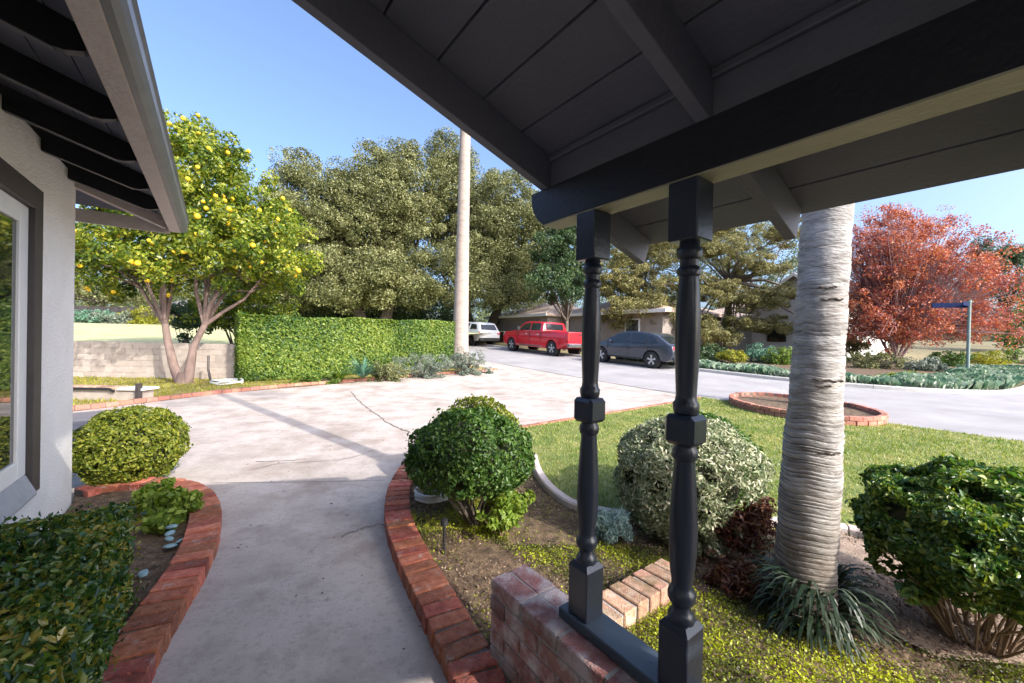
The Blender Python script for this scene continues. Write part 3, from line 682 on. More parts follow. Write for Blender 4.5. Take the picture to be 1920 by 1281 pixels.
# ------------------------------------------------------------------ clipped shrubs
def shell(c, r, n, rng, zmin=-1, power=4, rough=.04, inner=.30, sq=2.0, squ=2.0):
    d = sphere_dirs(n, rng); d = d[d[:, 2] > zmin]
    # superellipsoid surface
    k = (np.abs(d[:, 0]) ** sq + np.abs(d[:, 1]) ** sq + np.abs(d[:, 2]) ** squ) ** (-1 / sq)
    q = d * k[:, None]
    nz = 1 + rough * (np.sin(d[:, 0] * 9 + c[0]) * np.sin(d[:, 1] * 8) + np.sin(d[:, 2] * 11 + c[1]) * .6) 
    dep = 1 - inner * rng.uniform(0, 1, len(d)) ** power
    # tufts: some leaves poke out
    dep += (rng.uniform(0, 1, len(d)) > .93) * rng.uniform(0, .07, len(d))
    P = np.array(c) + q * (nz * dep)[:, None] * np.array(r)
    return P, norm(d / np.array(r))
def shrub(name, label, cat, c, r, n, L_, W_, m, trunk=True, seed=1, zmin=-.8, core=.80, rough=.05, group=None, sq=2.0, squ=2.0, stems=6, base=None, jit=.75, barkm=None, holes=0):
    rng = np.random.default_rng(seed); c = np.array(c, float); b = np.array(base if base is not None else (c[0], c[1], terr(c[1]) + .03))
    t = thing(name, label, cat, tuple(b), 0, group)
    P, Nn = shell(c, r, n, rng, zmin, rough=rough, sq=sq, squ=squ)
    f = np.sin(P[:, 0] * 23 + seed + 2 * np.sin(P[:, 2] * 9)) * np.sin(P[:, 1] * 21 + 1) * np.sin(P[:, 2] * 25 + seed); k = (f + rng.normal(0, .12, len(P)) < (holes or .45)); P = P[k]; Nn = Nn[k]
    leaves_obj('foliage', P, Nn, L_, W_, m, t, jit=jit, rng=rng, six=True)
    # stray shoots
    q = P[rng.choice(len(P), 40)]; cc_ = q[:, :] - c; o_ = norm(cc_)
    S = np.concatenate([q + o_ * r[0] * k_ for k_ in (.03, .06, .09)]); S = S[S[:, 2] > c[2] - r[2] * .3] + rng.normal(0, .006, (int((np.concatenate([q + o_ * r[0] * k_ for k_ in (.03, .06, .09)])[:, 2] > c[2] - r[2] * .3).sum()), 3))
    leaves_obj('stray_shoots', S, norm(S - c), L_ * 1.1, W_, m, t, jit=1.0, rng=rng, six=True)['kind'] = 'stuff'
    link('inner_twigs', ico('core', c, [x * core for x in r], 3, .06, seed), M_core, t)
    if trunk:
        mb = MB()
        for i in range(stems):
            a = rng.uniform(0, 2 * PI); q = c + np.array([math.cos(a) * r[0] * .5, math.sin(a) * r[1] * .5, -r[2] * .45])
            s = b + np.array([math.cos(a), math.sin(a), 0]) * .03
            mb.tube([s, (s + q) / 2 + rng.normal(0, .02, 3), q], [.016, .012, .008], 6, False)
        mb.build('stems', barkm or M_bark, t, smooth=True)
    return t
def at(px, py, Y):
    d = fw * FPX + rt * (px - 960) - up * (py - 640.5); d = d / d[1]
    return np.array([d[0] * Y, Y, EYE + d[2] * Y])

# round golden box beside the house corner
shrub('round_shrub', 'round clipped yellow green shrub beside the white house corner', 'shrub', (-3.72, 3.86, .385), (.405, .43, .345), 17000, .030, .019, F_boxl, seed=3, zmin=-.98, rough=.05, sq=2.15, squ=2.4)
# low loose plant at its foot
rng = np.random.default_rng(5); t = thing('low_plant', 'low loose light green plant at the foot of the round shrub', 'plant', tuple(G(300, 960)))
P, Nn, Cc = clumped([(-2.60, 3.02, .13, .26, .26, .14), (-2.85, 3.28, .12, .28, .2, .13)], 34, .07, 3400, rng, 2.0, .8)
leaves_obj('foliage', P, Nn, .05, .03, F_lime, t, rng=rng)
branches(G(300, 950), Cc, .008, 16, rng, t, M_barkt)
# box hedge under the window
t = thing('window_hedge', 'dense dark glossy hedge clipped square under the window', 'hedge', tuple(HW(2.2, -.6, .03)), YAW)
rng = np.random.default_rng(8)
def hedge_box(n, v0, v1, u0, u1, z0, z1, rng, depth=.12, fr=hf, wob=.03):
    area = [(u1 - u0) * (v1 - v0), (u1 - u0) * (z1 - z0), (u1 - u0) * (z1 - z0), (v1 - v0) * (z1 - z0), (v1 - v0) * (z1 - z0)]
    w_ = np.array(area) / sum(area); s = rng.choice(5, n, p=w_); a = rng.uniform(0, 1, n); b = rng.uniform(0, 1, n); dp = rng.uniform(0, 1, n) ** 2.2 * depth
    out = (rng.uniform(0, 1, n) > .92) * rng.uniform(0, .35, n) * depth; dp = dp - out
    v = np.select([s == 0, s == 1, s == 2, s == 3, s == 4], [v0 + a * (v1 - v0), v0 + dp, v1 - dp, v0 + a * (v1 - v0), v0 + a * (v1 - v0)])
    u = np.select([s == 0, s == 1, s == 2, s == 3, s == 4], [u0 + b * (u1 - u0), u0 + a * (u1 - u0), u0 + a * (u1 - u0), u0 + dp, u1 - dp])
    z = np.select([s == 0, s > 0], [z1 - dp, z0 + b * (z1 - z0)])
    z = z + wob * np.sin(u * 4.1 + 1) * np.sin(v * 5 + 2) * (z - z0) / (z1 - z0)
    # rounded edges
    cv, cu = (v0 + v1) / 2, (u0 + u1) / 2; ev = np.abs(v - cv) / ((v1 - v0) / 2); eu = np.abs(u - cu) / ((u1 - u0) / 2); ez = (z - z0) / (z1 - z0)
    k = np.clip(ez - .8, 0, .3) * np.clip(np.maximum(ev, eu) - .75, 0, .3) * 2.2
    z = z - k * (z1 - z0) * .7
    Nl = np.stack([np.where(s == 1, -1, np.where(s == 2, 1, 0)), np.where(s == 3, -1, np.where(s == 4, 1, 0)), np.where(s == 0, 1, .25)], 1).astype(float)
    Pw = np.array([fr(a_, b_, c_) for a_, b_, c_ in zip(v, u, z)]) if fr is not hf else D1 * u[:, None] + D2 * v[:, None] + np.stack([0 * z, 0 * z, z], 1)
    Nw = Nl[:, :1] * D2 + Nl[:, 1:2] * D1 + np.stack([0 * z, 0 * z, Nl[:, 2]], 1) if fr is hf else Nl
    return Pw, norm(Nw)
P, Nn = hedge_box(52000, -.93, -.345, 1.1, 2.92, .05, .62, rng, .17)
f = np.sin(P[:, 0] * 19 + 2 * np.sin(P[:, 2] * 9)) * np.sin(P[:, 1] * 17 + 1) * np.sin(P[:, 2] * 21); k = f + rng.normal(0, .1, len(P)) < .22; P = P[k]; Nn = Nn[k]
leaves_obj('foliage', P, Nn, .030, .016, F_winh, t, rng=rng, jit=1.3, six=True)
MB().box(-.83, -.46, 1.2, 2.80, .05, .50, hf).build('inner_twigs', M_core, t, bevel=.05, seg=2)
mb = MB()
for i in range(40):
    u, v = rng.uniform(1.3, 3.0), rng.uniform(-.9, -.36); mb.tube([HW(u, v, .03), HW(u + rng.normal(0, .05), v + rng.normal(0, .05), .3), HW(u + rng.normal(0, .1), min(-.39, v + rng.normal(0, .1)), .57)], [.007, .005, .003], 5, False)
mb.build('stems', M_barkt, t)

# topiary dome and its neighbours
shrub('topiary_shrub', 'dark green mushroom shaped topiary bush behind the curved brick edging', 'shrub', (-.30, 3.05, .585), (.475, .46, .345), 19000, .029, .018, F_topi, seed=11, zmin=-.52, rough=.05, base=(-.25, 3.05, .04), stems=14, barkm=M_bark, sq=2.1)
shrub('domed_shrub', 'yellow green domed shrub half hidden behind the topiary bush', 'shrub', (-.33, 3.95, .50), (.42, .42, .40), 9000, .032, .020, F_boxl, seed=12, rough=.04)
rng = np.random.default_rng(21); t = thing('young_shrub', 'light green leafy sprigs growing at the right foot of the topiary bush', 'shrub', tuple(G(950, 1010)))
P, Nn, Cc = clumped([(.02, 3.0, .30, .17, .15, .20), (-.08, 2.85, .22, .14, .12, .10)], 30, .055, 1700, rng, 2.0, .9)
leaves_obj('foliage', P, Nn, .048, .028, F_lime, t, rng=rng)
branches(G(940, 1015), Cc, .009, 20, rng, t, M_barkt)

# variegated shrub with a ragged lower right side, and the darker one behind it
rng = np.random.default_rng(31)
t = thing('variegated_shrub', 'tall rounded shrub of cream and grey green leaves behind the turned posts', 'shrub', (1.42, 3.05, .03))
P, Nn = shell((1.42, 3.12, .42), (.54, .52, .47), 34000, rng, -.75, rough=.045, sq=2.3, squ=2.4)
k = ~((P[:, 0] > 1.55 + .10 * np.sin(P[:, 2] * 30)) & (P[:, 2] < .38 + .10 * np.sin(P[:, 0] * 21) + (P[:, 0] - 1.55) * .3))
P = P[k]; Nn = Nn[k]
f = np.sin(P[:, 0] * 21 + 2 * np.sin(P[:, 2] * 9)) * np.sin(P[:, 1] * 17 + 1) * np.sin(P[:, 2] * 23); k = f + rng.normal(0, .1, len(P)) < .3; P = P[k]; Nn = Nn[k]
leaves_obj('foliage', P, Nn, .036, .014, F_var, t, rng=rng, jit=1.0, six=True)
P, Nn, Cc = clumped([(1.55, 2.68, .18, .25, .18, .14), (1.25, 2.72, .16, .25, .14, .12)], 34, .06, 3600, rng, 2.0, .8)
leaves_obj('lower_sprays', P, Nn, .038, .018, F_var, t, rng=rng)
branches((1.42, 3.0, .04), Cc, .012, 22, rng, t, M_barkd)
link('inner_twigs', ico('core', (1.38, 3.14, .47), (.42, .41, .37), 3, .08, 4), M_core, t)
shrub('clipped_shrub', 'dark green clipped shrub hugging the right rear of the variegated one', 'shrub', (1.74, 3.62, .42), (.50, .46, .42), 12000, .034, .02, F_topi, seed=14, rough=.03)
rng = np.random.default_rng(33); t = thing('blue_grey_plant', 'small fluffy blue grey plant left of the variegated shrub', 'plant', tuple(G(1155, 1030)))
P, Nn, Cc = clumped([(.74, 2.86, .17, .15, .14, .14)], 26, .05, 3600, rng, 1.8, .9)
leaves_obj('foliage', P, Nn, .045, .006, F_blue, t, rng=rng, jit=1.0)
rng = np.random.default_rng(34); t = thing('withered_shrub', 'withered dark red brown shrub left of the big palm trunk', 'shrub', (1.62, 2.60, .03))
P, Nn, Cc = clumped([(1.62, 2.62, .27, .20, .20, .24), (1.38, 2.32, .13, .22, .16, .09)], 60, .07, 5200, rng, 1.6, .9)
leaves_obj('foliage', P, Nn, .045, .014, F_red, t, rng=rng, jit=1.0)
branches((1.62, 2.6, .04), Cc, .010, 26, rng, t, M_barkd)
# glossy bush at the right with bare stems below
rng = np.random.default_rng(41); t = thing('camellia_bush', 'glossy dark green round bush with bare orange brown stems at the right', 'bush', (2.36, 2.0, .03))
c = (2.40, 2.0, .545)
P, Nn = shell(c, (.47, .46, .345), 44000, rng, -.62, rough=.09)
f = np.sin(P[:, 0] * 17 + 2 * np.sin(P[:, 2] * 9)) * np.sin(P[:, 1] * 19 + 1) * np.sin(P[:, 2] * 21); k = f + rng.normal(0, .1, len(P)) < .24; P = P[k]; Nn = Nn[k]
leaves_obj('foliage', P, Nn, .032, .018, F_cam, t, rng=rng, jit=1.1, six=True)
P, Nn, Cc = clumped([(2.05, 1.98, .33, .12, .14, .08), (2.5, 1.80, .28, .25, .12, .08)], 14, .05, 700, rng)
leaves_obj('lower_sprays', P, Nn, .05, .03, F_cam, t, rng=rng, six=True)
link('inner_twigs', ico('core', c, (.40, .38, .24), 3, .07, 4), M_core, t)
mb = MB()
for i in range(54):
    a = rng.uniform(0, 2 * PI); s = np.array([2.34 + .10 * math.cos(a), 1.95 + .10 * math.sin(a), .03]); q = np.array([2.34 + math.cos(a) * rng.uniform(.1, .42), 1.96 + math.sin(a) * rng.uniform(.1, .40), rng.uniform(.30, .48)])
    mb.tube([s, (s + q) / 2 + rng.normal(0, .03, 3), q], [.008, .005, .003], 5, False)
mb.build('stems', M_barkt, t, smooth=True)

# ------------------------------------------------------------------ foreground palm
pal = thing('palm_tree', 'thick grey ringed palm trunk rising beside the porch posts', 'palm tree', (1.62, 2.12, .03))
M_palm = pm('ringed_palm_bark', [(.19, .175, .165), (.33, .315, .30), (.47, .455, .44)], 7, .92, .9, 30, stretch=(1, 1, 3.5), detail=10, stain=[((.10, .085, .075), 9, .54, .70, .75), ((.62, .61, .59), 3, .55, .75, .5), ((.30, .24, .18), 1.1, .50, .75, .5)])
rr = random.Random(4); prof = []; z = 0.0
while z < 9:
    base_r = .116 + .032 * math.exp(-z * 2.0) - .002 * z + .012 * math.exp(-((z - .75) / .35) ** 2)
    step = (.024 if z < 1.15 else (.045 if z < 1.9 else .11)) * rr.uniform(.45, 1.6)
    dd = (.0085 if z < 1.0 else .0038) * rr.uniform(.5, 1.3)
    prof += [(z, base_r - dd), (z + step * .2, base_r), (z + step * .75, base_r + dd * .5), (z + step * .97, base_r + dd * .3)]
    z += step
mb = MB().lathe(prof, (1.60, 2.12, .02), 40, (.045, .01))
_r = np.random.default_rng(3)
mb.v = [(x + .003 * math.sin(zz * 21 + 4 * math.atan2(y - 2.12, x - 1.6)), y, zz + .006 * math.sin(3 * math.atan2(y - 2.12, x - 1.6) + zz * 1.7)) for x, y, zz in mb.v]
mb.build('trunk', M_palm, pal, smooth=True)
_t = M_palm.node_tree; _g = _t.nodes.new('ShaderNodeNewGeometry'); _s = _t.nodes.new('ShaderNodeSeparateXYZ'); _t.links.new(_g.outputs['Position'], _s.inputs[0])
_n = _t.nodes.new('ShaderNodeTexNoise'); _n.inputs['Scale'].default_value = 3; _t.links.new(_g.outputs['Position'], _n.inputs[0])
_a = _t.nodes.new('ShaderNodeMath'); _a.operation = 'MULTIPLY_ADD'; _a.inputs[1].default_value = .9; _t.links.new(_n.outputs['Fac'], _a.inputs[0]); _t.links.new(_s.outputs['Z'], _a.inputs[2])
_r = _t.nodes.new('ShaderNodeMapRange'); _r.inputs[1].default_value = .55; _r.inputs[2].default_value = 1.35; _r.inputs[3].default_value = .8; _r.inputs[4].default_value = 0; _t.links.new(_a.outputs[0], _r.inputs[0])
_b = _t.nodes['Principled BSDF']; _src = _b.inputs['Base Color'].links[0].from_socket; _m = _t.nodes.new('ShaderNodeMix'); _m.data_type = 'RGBA'; _m.blend_type = 'MULTIPLY'
_t.links.new(_r.outputs[0], _m.inputs['Factor']); _t.links.new(_src, _m.inputs['A']); _m.inputs['B'].default_value = (.42, .33, .23, 1); _t.links.new(_m.outputs['Result'], _b.inputs['Base Color'])   # darker and browner towards the foot of the trunk
# old leaf scars, ragged dark gashes
mb = MB()
for zz, a0, a1 in ((1.30, 3.9, 5.2), (1.27, 4.0, 4.6), (.93, 4.2, 5.1), (1.78, 3.9, 4.6), (1.72, 4.0, 4.9)):
    cc = (1.60 + .045 * zz, 2.12 + .01 * zz); R_ = .116 - .002 * zz + .0065 + .032 * math.exp(-zz * 2) + .012 * math.exp(-((zz - .75) / .35) ** 2)
    pts = [(cc[0] + R_ * math.cos(a), cc[1] + R_ * math.sin(a), zz + .02 + .004 * math.sin(a * 13)) for a in np.linspace(a0, a1, 12)]
    mb.tube(pts, [.001] + [.0045 + .002 * math.sin(i * 2.3) for i in range(10)] + [.001], 5)
mb.build('leaf_scar', M_barkd, pal)
def fronds(root, top, n, Lf, seed, m=F_palm):
    rng = np.random.default_rng(seed); V = []; F = []; mb = MB()
    for i in range(n):
        a = i * 2.399 + rng.uniform(-.2, .2); el = rng.uniform(-.3, 1.1); L_ = Lf * rng.uniform(.85, 1.1)
        pts = []; p = np.array(top, float); h = np.array([math.cos(a), math.sin(a), 0])
        for k in range(9):
            pts.append(p.copy()); e = el - k * .20; p = p + (h * math.cos(e) + Z3 * math.sin(e)) * L_ / 8
        mb.tube(pts, [.03 * (1 - k / 9.5) for k in range(9)], 4, False)
        side = np.cross(h, Z3)
        for k in range(1, 8):
            for q in range(5):
                b = pts[k] + (pts[k + 1] - pts[k]) * q / 5
                for s in (-1, 1):
                    ll = L_ * .22 * (1 - abs(k - 4) / 7)
                    tip = b + side * s * ll + (pts[k + 1] - pts[k]) * .9 - Z3 * ll * .35
                    wv = norm(pts[k + 1] - pts[k]) * .02; j = len(V)
                    V += [b - wv, b + wv, tip]; F.append((j, j + 1, j + 2))
    mb.build('frond_stalk', m, root); link('fronds', fast_mesh('fronds', np.array(V), np.array(F)), m, root)
fronds(pal, (2.0, 2.2, 9.0), 14, 2.4, 3)
# strap leaves round its foot
rng = np.random.default_rng(51); t = thing('strap_leaf_plant', 'clump of dark drooping strap leaves round the foot of the thick palm', 'plant', (1.60, 2.02, .03))
mb = MB()
for i in range(420):
    a = rng.uniform(0, 2 * PI); b = np.array([1.61 + .13 * math.cos(a), 2.06 + .13 * math.sin(a), .05 + rng.uniform(0, .24)]); L_ = rng.uniform(.12, .26); el = rng.uniform(.4, 1.3); h = np.array([math.cos(a + rng.uniform(-.5, .5)), math.sin(a + rng.uniform(-.5, .5)), 0])
    side = np.cross(h, Z3) * .009; pts = []; p = b.copy()
    for k in range(6):
        pts.append(p.copy()); e = el - k * .45; p = p + (h * math.cos(e) + Z3 * math.sin(e)) * L_ / 5; p[2] = max(p[2], .05)
    V = []; F = []
    for k, q in enumerate(pts):
        w_ = 1 - (k / 5.2) ** 2; V += [q - side * w_, q + side * w_]
    for k in range(5): F.append((2 * k, 2 * k + 1, 2 * k + 3, 2 * k + 2))
    mb.add(V, F)
o = link('leaves', mb.mesh('leaves'), F_strap, t)

# ------------------------------------------------------------------ ground cover and litter
rng = np.random.default_rng(61)
def scatter_poly(poly, n, rng, z0=.036):
    xs = [p[0] for p in poly]; ys = [p[1] for p in poly]
    X = rng.uniform(min(xs), max(xs), n); Y = rng.uniform(max(.9, min(ys)), max(ys), n); k = inside(poly, X, Y)
    return np.stack([X[k], Y[k], terr_np(Y[k]) + z0], 1)
P = scatter_poly(BED_POLY, 760000, rng, .040); P = P[(P[:, 0] > -1.2) & (P[:, 0] < 3.2) & (P[:, 1] > .9)]
f = np.sin(P[:, 0] * 3.1 + 1.2 * np.sin(P[:, 1] * 2.3)) + np.sin(P[:, 1] * 4.3 + .8) + .6 * np.sin(P[:, 0] * 9 + P[:, 1] * 7)
u_, v_ = P @ D1, P @ D2
sandy = inside([tuple(G(*q)[:2]) for q in [(1570, 1010), (1680, 1050), (1900, 1120), (2000, 1280), (1760, 1250), (1620, 1180), (1560, 1120), (1545, 1060)]], P[:, 0], P[:, 1])
mulch = (P[:, 1] > 2.75) & (P[:, 0] > .0) | (P[:, 0] > 1.1) & (P[:, 1] > 2.25)
keep = (~sandy) & (~mulch | (rng.uniform(0, 1, len(P)) < .10)) & (f + rng.normal(0, .6, len(P)) > -.1)
P = P[keep][:120000]; P[:, 2] += rng.uniform(0, .03, len(P))
Nn = np.tile([0, 0, 1.0], (len(P), 1))
o = leaves_obj('moss_ground_cover', P, Nn, .0125, .008, F_moss, None, rng=rng, jit=.8)
tag(o, 'yellow green mossy ground cover spread over the planting bed', 'ground cover', None, 'stuff')
M_chip = leafmat('bark_chip', [(.05, .03, .02), (.14, .085, .055), (.33, .24, .17)], .0, rough=.9, scale=9, amp=.1)
P = scatter_poly(BED_POLY, 60000, rng, .042); P = P[(P[:, 0] > -1.3) & (P[:, 0] < 4.5)]
P2 = scatter_poly([tuple(G(*q)[:2]) for q in [(1570, 1010), (1680, 1050), (1900, 1120), (2000, 1280), (1760, 1250), (1620, 1180), (1570, 1120), (1545, 1060)]], 5000, rng, .062)
P3 = scatter_poly([tuple(HW(.4, -.94)[:2]), tuple(HW(.4, -.3)[:2])] + [tuple(p) for p in LBED] + [tuple(HW(4.8, -.94)[:2])], 9000, rng, .042)
P = np.concatenate([P, P2, P3])
o = leaves_obj('bark_mulch', P, np.tile([0, 0, 1.0], (len(P), 1)), .020, .010, M_chip, None, rng=rng, jit=.5)
tag(o, 'brown bark chips and leaf litter strewn over the beds', 'mulch', None, 'stuff')
# lawn blades
P = scatter_poly(LAWN_POLY, 330000, rng, .030)
dd = np.linalg.norm(P[:, :2], axis=1); k = (P[:, 0] < 16) & (P[:, 0] > -2) & (rng.uniform(0, 1, len(P)) < np.clip(1.6 - dd / 11, .25, 1)); P = P[k][:150000]
n = len(P); h = rng.uniform(.018, .042, n); a = rng.uniform(0, 2 * PI, n); wv = np.stack([np.cos(a), np.sin(a), 0 * a], 1) * (.0022 + .0006 * np.linalg.norm(P[:, :2], axis=1))[:, None]
tip = P + np.stack([rng.normal(0, .014, n), rng.normal(0, .014, n), h], 1)
V = np.stack([P - wv, P + wv, tip], 1).reshape(-1, 3)
o = link('grass', fast_mesh('grass', V, np.arange(n * 3).reshape(n, 3)), F_grass); tag(o, 'short patchy green grass of the front lawn', 'grass', None, 'stuff')
# dry grass strip under the citrus
P = scatter_poly([tuple(p) for p in [(-14, 11.8)] + uvp([(10.8, -2.2), (12.15, .2), (12.7, 3.9), (12.9, 7.6)]) + [(-2.3, 15.5), (-7.2, 11.9)]], 26000, rng, .03)
n = len(P); a = rng.uniform(0, 2 * PI, n); wv = np.stack([np.cos(a), np.sin(a), 0 * a], 1) * .009; tip = P + np.stack([rng.normal(0, .03, n), rng.normal(0, .03, n), rng.uniform(.03, .09, n)], 1)
o = link('dry_grass', fast_mesh('dry_grass', np.stack([P - wv, P + wv, tip], 1).reshape(-1, 3), np.arange(n * 3).reshape(n, 3)), F_yel)
tag(o, 'yellowish rough grass and weeds in the strip below the block wall', 'grass', None, 'stuff')

# ------------------------------------------------------------------ long hedge and the plants before it
rng = np.random.default_rng(71)
hA, hB = np.array([-7.75, 11.15]), np.array([-2.2, 15.9]); hd = norm(hB - hA); hn = np.array([-hd[1], hd[0]]); hL = float(np.linalg.norm(hB - hA))
t = thing('long_hedge', 'long clipped green hedge between the driveway and the big trees', 'hedge', (hA[0], hA[1], terr(hA[1])))
n = 85000; s = rng.choice(4, n, p=[.30, .50, .12, .08]); a = rng.uniform(0, 1, n) * hL; b = rng.uniform(0, 1, n); dp = rng.uniform(0, 1, n) ** 2 * .22 - (rng.uniform(0, 1, n) > .9) * rng.uniform(0, .05, n)
H0, H1, WD = 2.02, 2.16, 1.1
topz = H0 + (H1 - H0) * a / hL + .02 * np.sin(a * 2.3) + .015 * np.sin(a * 6.1)
wav = .05 * np.sin(a * 1.7 + 1) + .035 * np.sin(a * 4.4)
aa = np.select([s == 0, s == 1, s == 2, s == 3], [a, a, dp, a]); off = np.select([s == 0, s == 1, s == 2, s == 3], [b * WD, dp + wav, b * WD, WD - dp])
X = hA[0] + hd[0] * aa + hn[0] * off; Y = hA[1] + hd[1] * aa + hn[1] * off; gz = terr_np(Y)
z = np.where(s == 0, topz - dp * .8, gz + .06 + b * (topz - gz - .06)); z = np.where(s == 2, gz + .06 + rng.uniform(0, 1, n) * (topz - gz - .06), z)
P = np.stack([X, Y, z], 1); Nn = np.zeros((n, 3)); Nn[:, 2] = .3
Nn[s == 0] = (0, 0, 1); Nn[s == 1, 0] = -hn[0]; Nn[s == 1, 1] = -hn[1]; Nn[s == 2, 0] = -hd[0]; Nn[s == 2, 1] = -hd[1]; Nn[s == 3, 0] = hn[0]; Nn[s == 3, 1] = hn[1]
leaves_obj('foliage', P, norm(Nn), .075, .045, F_hedge, t, rng=rng, jit=.65)
q0 = [(*(hA + hd * .2 + hn * .2), .1), (*(hB - hd * .2 + hn * .2), .1), (*(hB - hd * .2 + hn * .9), .1), (*(hA + hd * .2 + hn * .9), .1)]
MB().add(q0 + [(x, y, 1.85 + (.12 if i in (1, 2) else 0)) for i, (x, y, z) in enumerate(q0)], [(0, 1, 2, 3), (4, 5, 6, 7), (0, 1, 5, 4), (1, 2, 6, 5), (2, 3, 7, 6), (3, 0, 4, 7)]).build('inner_twigs', M_core, t)

def loose(name, label, cat, c, r, ncl, crad, n, L_, W_, m, seed, group=None, flat=.8, base=None, droop=0, jit=.8, twigs=True):
    rng = np.random.default_rng(seed); b = base if base is not None else (c[0], c[1], terr(c[1]))
    t = thing(name, label, cat, tuple(b), 0, group)
    P, Nn, Cc = clumped([(*c, *r)], ncl, crad, n, rng, 2.2, flat); P[:, 2] = np.maximum(P[:, 2], terr_np(P[:, 1]) + .01)
    leaves_obj('foliage', P, Nn, L_, W_, m, t, rng=rng, jit=jit, droop=droop)
    if twigs: branches((b[0], b[1], terr(b[1])), Cc, .018 * max(r) / .6, 14, rng, t, M_bark)
    return t
p = lambda px, py, Y: at(px, py, Y)
loose('sage_bush', 'grey green sage bush spilling before the hedge, left of the slim palm', 'bush', p(790, 688, 13.2), (1.15, .55, .48), 80, .14, 9000, .07, .018, F_sage, 81)
loose('lavender_bush', 'grey leafy bush at the foot of the slim palm trunk', 'bush', p(872, 684, 14.2), (.72, .5, .68), 70, .13, 9000, .07, .018, F_sage, 82)
loose('low_bush', 'dull olive low bush before the middle of the hedge', 'bush', p(722, 700, 12.3), (.75, .4, .34), 60, .1, 5200, .06, .025, F_oak, 83)
loose('trailing_plant', 'small grey plant at the tip of the far brick edging', 'plant', p(912, 698, 14.6), (.30, .25, .18), 20, .08, 1200, .06, .02, F_sage, 84)
def spiky(name, label, c, n, L_, wd, m, seed, el=(.5, 1.4), cat='plant'):
    rng = np.random.default_rng(seed); t = thing(name, label, cat, tuple(c)); mb = MB()
    for i in range(n):
        a = rng.uniform(0, 2 * PI); e = rng.uniform(*el); h = np.array([math.cos(a), math.sin(a), 0]); ll = L_ * rng.uniform(.7, 1.1); side = np.cross(h, Z3) * wd
        q = [np.array(c) + (h * math.cos(e - .12 * k) + Z3 * math.sin(e - .12 * k)) * ll * k / 3 for k in range(4)]
        V = [];
        for k, w_ in enumerate((.6, 1, .7, .05)): V += [q[k] - side * w_, q[k] + side * w_]
        mb.add(V, [(2 * k, 2 * k + 1, 2 * k + 3, 2 * k + 2) for k in range(3)])
    link('leaves', mb.mesh('leaves'), m, t); return t
spiky('spiky_plant', 'spiky blue green plant standing before the hedge', p(680, 708, 11.9), 90, .75, .03, F_aga, 91)
loose('leafy_plant', 'mid green leafy plant between the strap clump and the left end of the hedge', 'plant', p(590, 714, 11.6), (.8, .35, .25), 50, .1, 4200, .08, .03, F_hedge, 85)
spiky('strap_clump', 'low strap leaved green clump left of the spiky plant', p(640, 712, 11.6), 80, .45, .02, F_hedge, 92)

# ------------------------------------------------------------------ slim palm behind the hedge end
sp = thing('slim_palm', 'tall slim pale palm trunk rising behind the end of the hedge', 'palm tree', (-2.13, 16.1, terr(16.1)))
M_slim = pm('slim_palm_bark', [(.24, .19, .165), (.33, .275, .24), (.42, .35, .31)], 3, .9, .8, 40, stretch=(1, 1, 5), stain=[((.17, .135, .115), 3, .52, .70, .6), ((.45, .40, .36), 1.2, .55, .75, .4)])
MB().lathe([(0, .42), (.5, .36), (1.4, .325), (3, .295), (6, .25), (9, .225), (12, .205), (16, .20)], (-2.12, 16.1, terr(16.1) - .1), 20, (.004, 0)).build('trunk', M_slim, sp, smooth=True)
fronds(sp, (-2.05, 16.1, 16.2), 22, 2.6, 5)

# ------------------------------------------------------------------ block wall
bwl = thing('block_wall', 'tan concrete block garden wall behind the fruit tree', 'wall', (-10, 11.9, .1))
ms = mset('block', .395, .19, .19, M_block, 3, .005); rr = random.Random(9)
wa, wb = np.array([-14.6, 11.75]), np.array([-7.3, 11.95]); wd_ = norm(wb - wa); wlen = float(np.linalg.norm(wb - wa))
for c in range(6):
    x = .2 if c % 2 else .0
    while x < wlen - .1:
        q = wa + wd_ * x; dx = np.array([wd_[0], wd_[1], 0]); nm_ = frame_m((q[0], q[1], .10 + .0 + .1 + c * .182 - .02), dx, np.cross(Z3, dx), Z3 * .94)
        link('block', ms[rr.randrange(3)], parent=bwl, world=nm_); x += .405
V = [(wa[0] - .2, wa[1] - .085, -.05), (wb[0], wb[1] - .085, -.05), (wb[0], wb[1] + .085, -.05), (wa[0] - .2, wa[1] + .085, -.05)]
MB().add(V + [(x, y, 1.165) for x, y, z in V], [(0, 1, 2, 3), (4, 5, 6, 7), (0, 1, 5, 4), (1, 2, 6, 5), (2, 3, 7, 6), (3, 0, 4, 7)]).build('mortar', M_mortar, bwl)

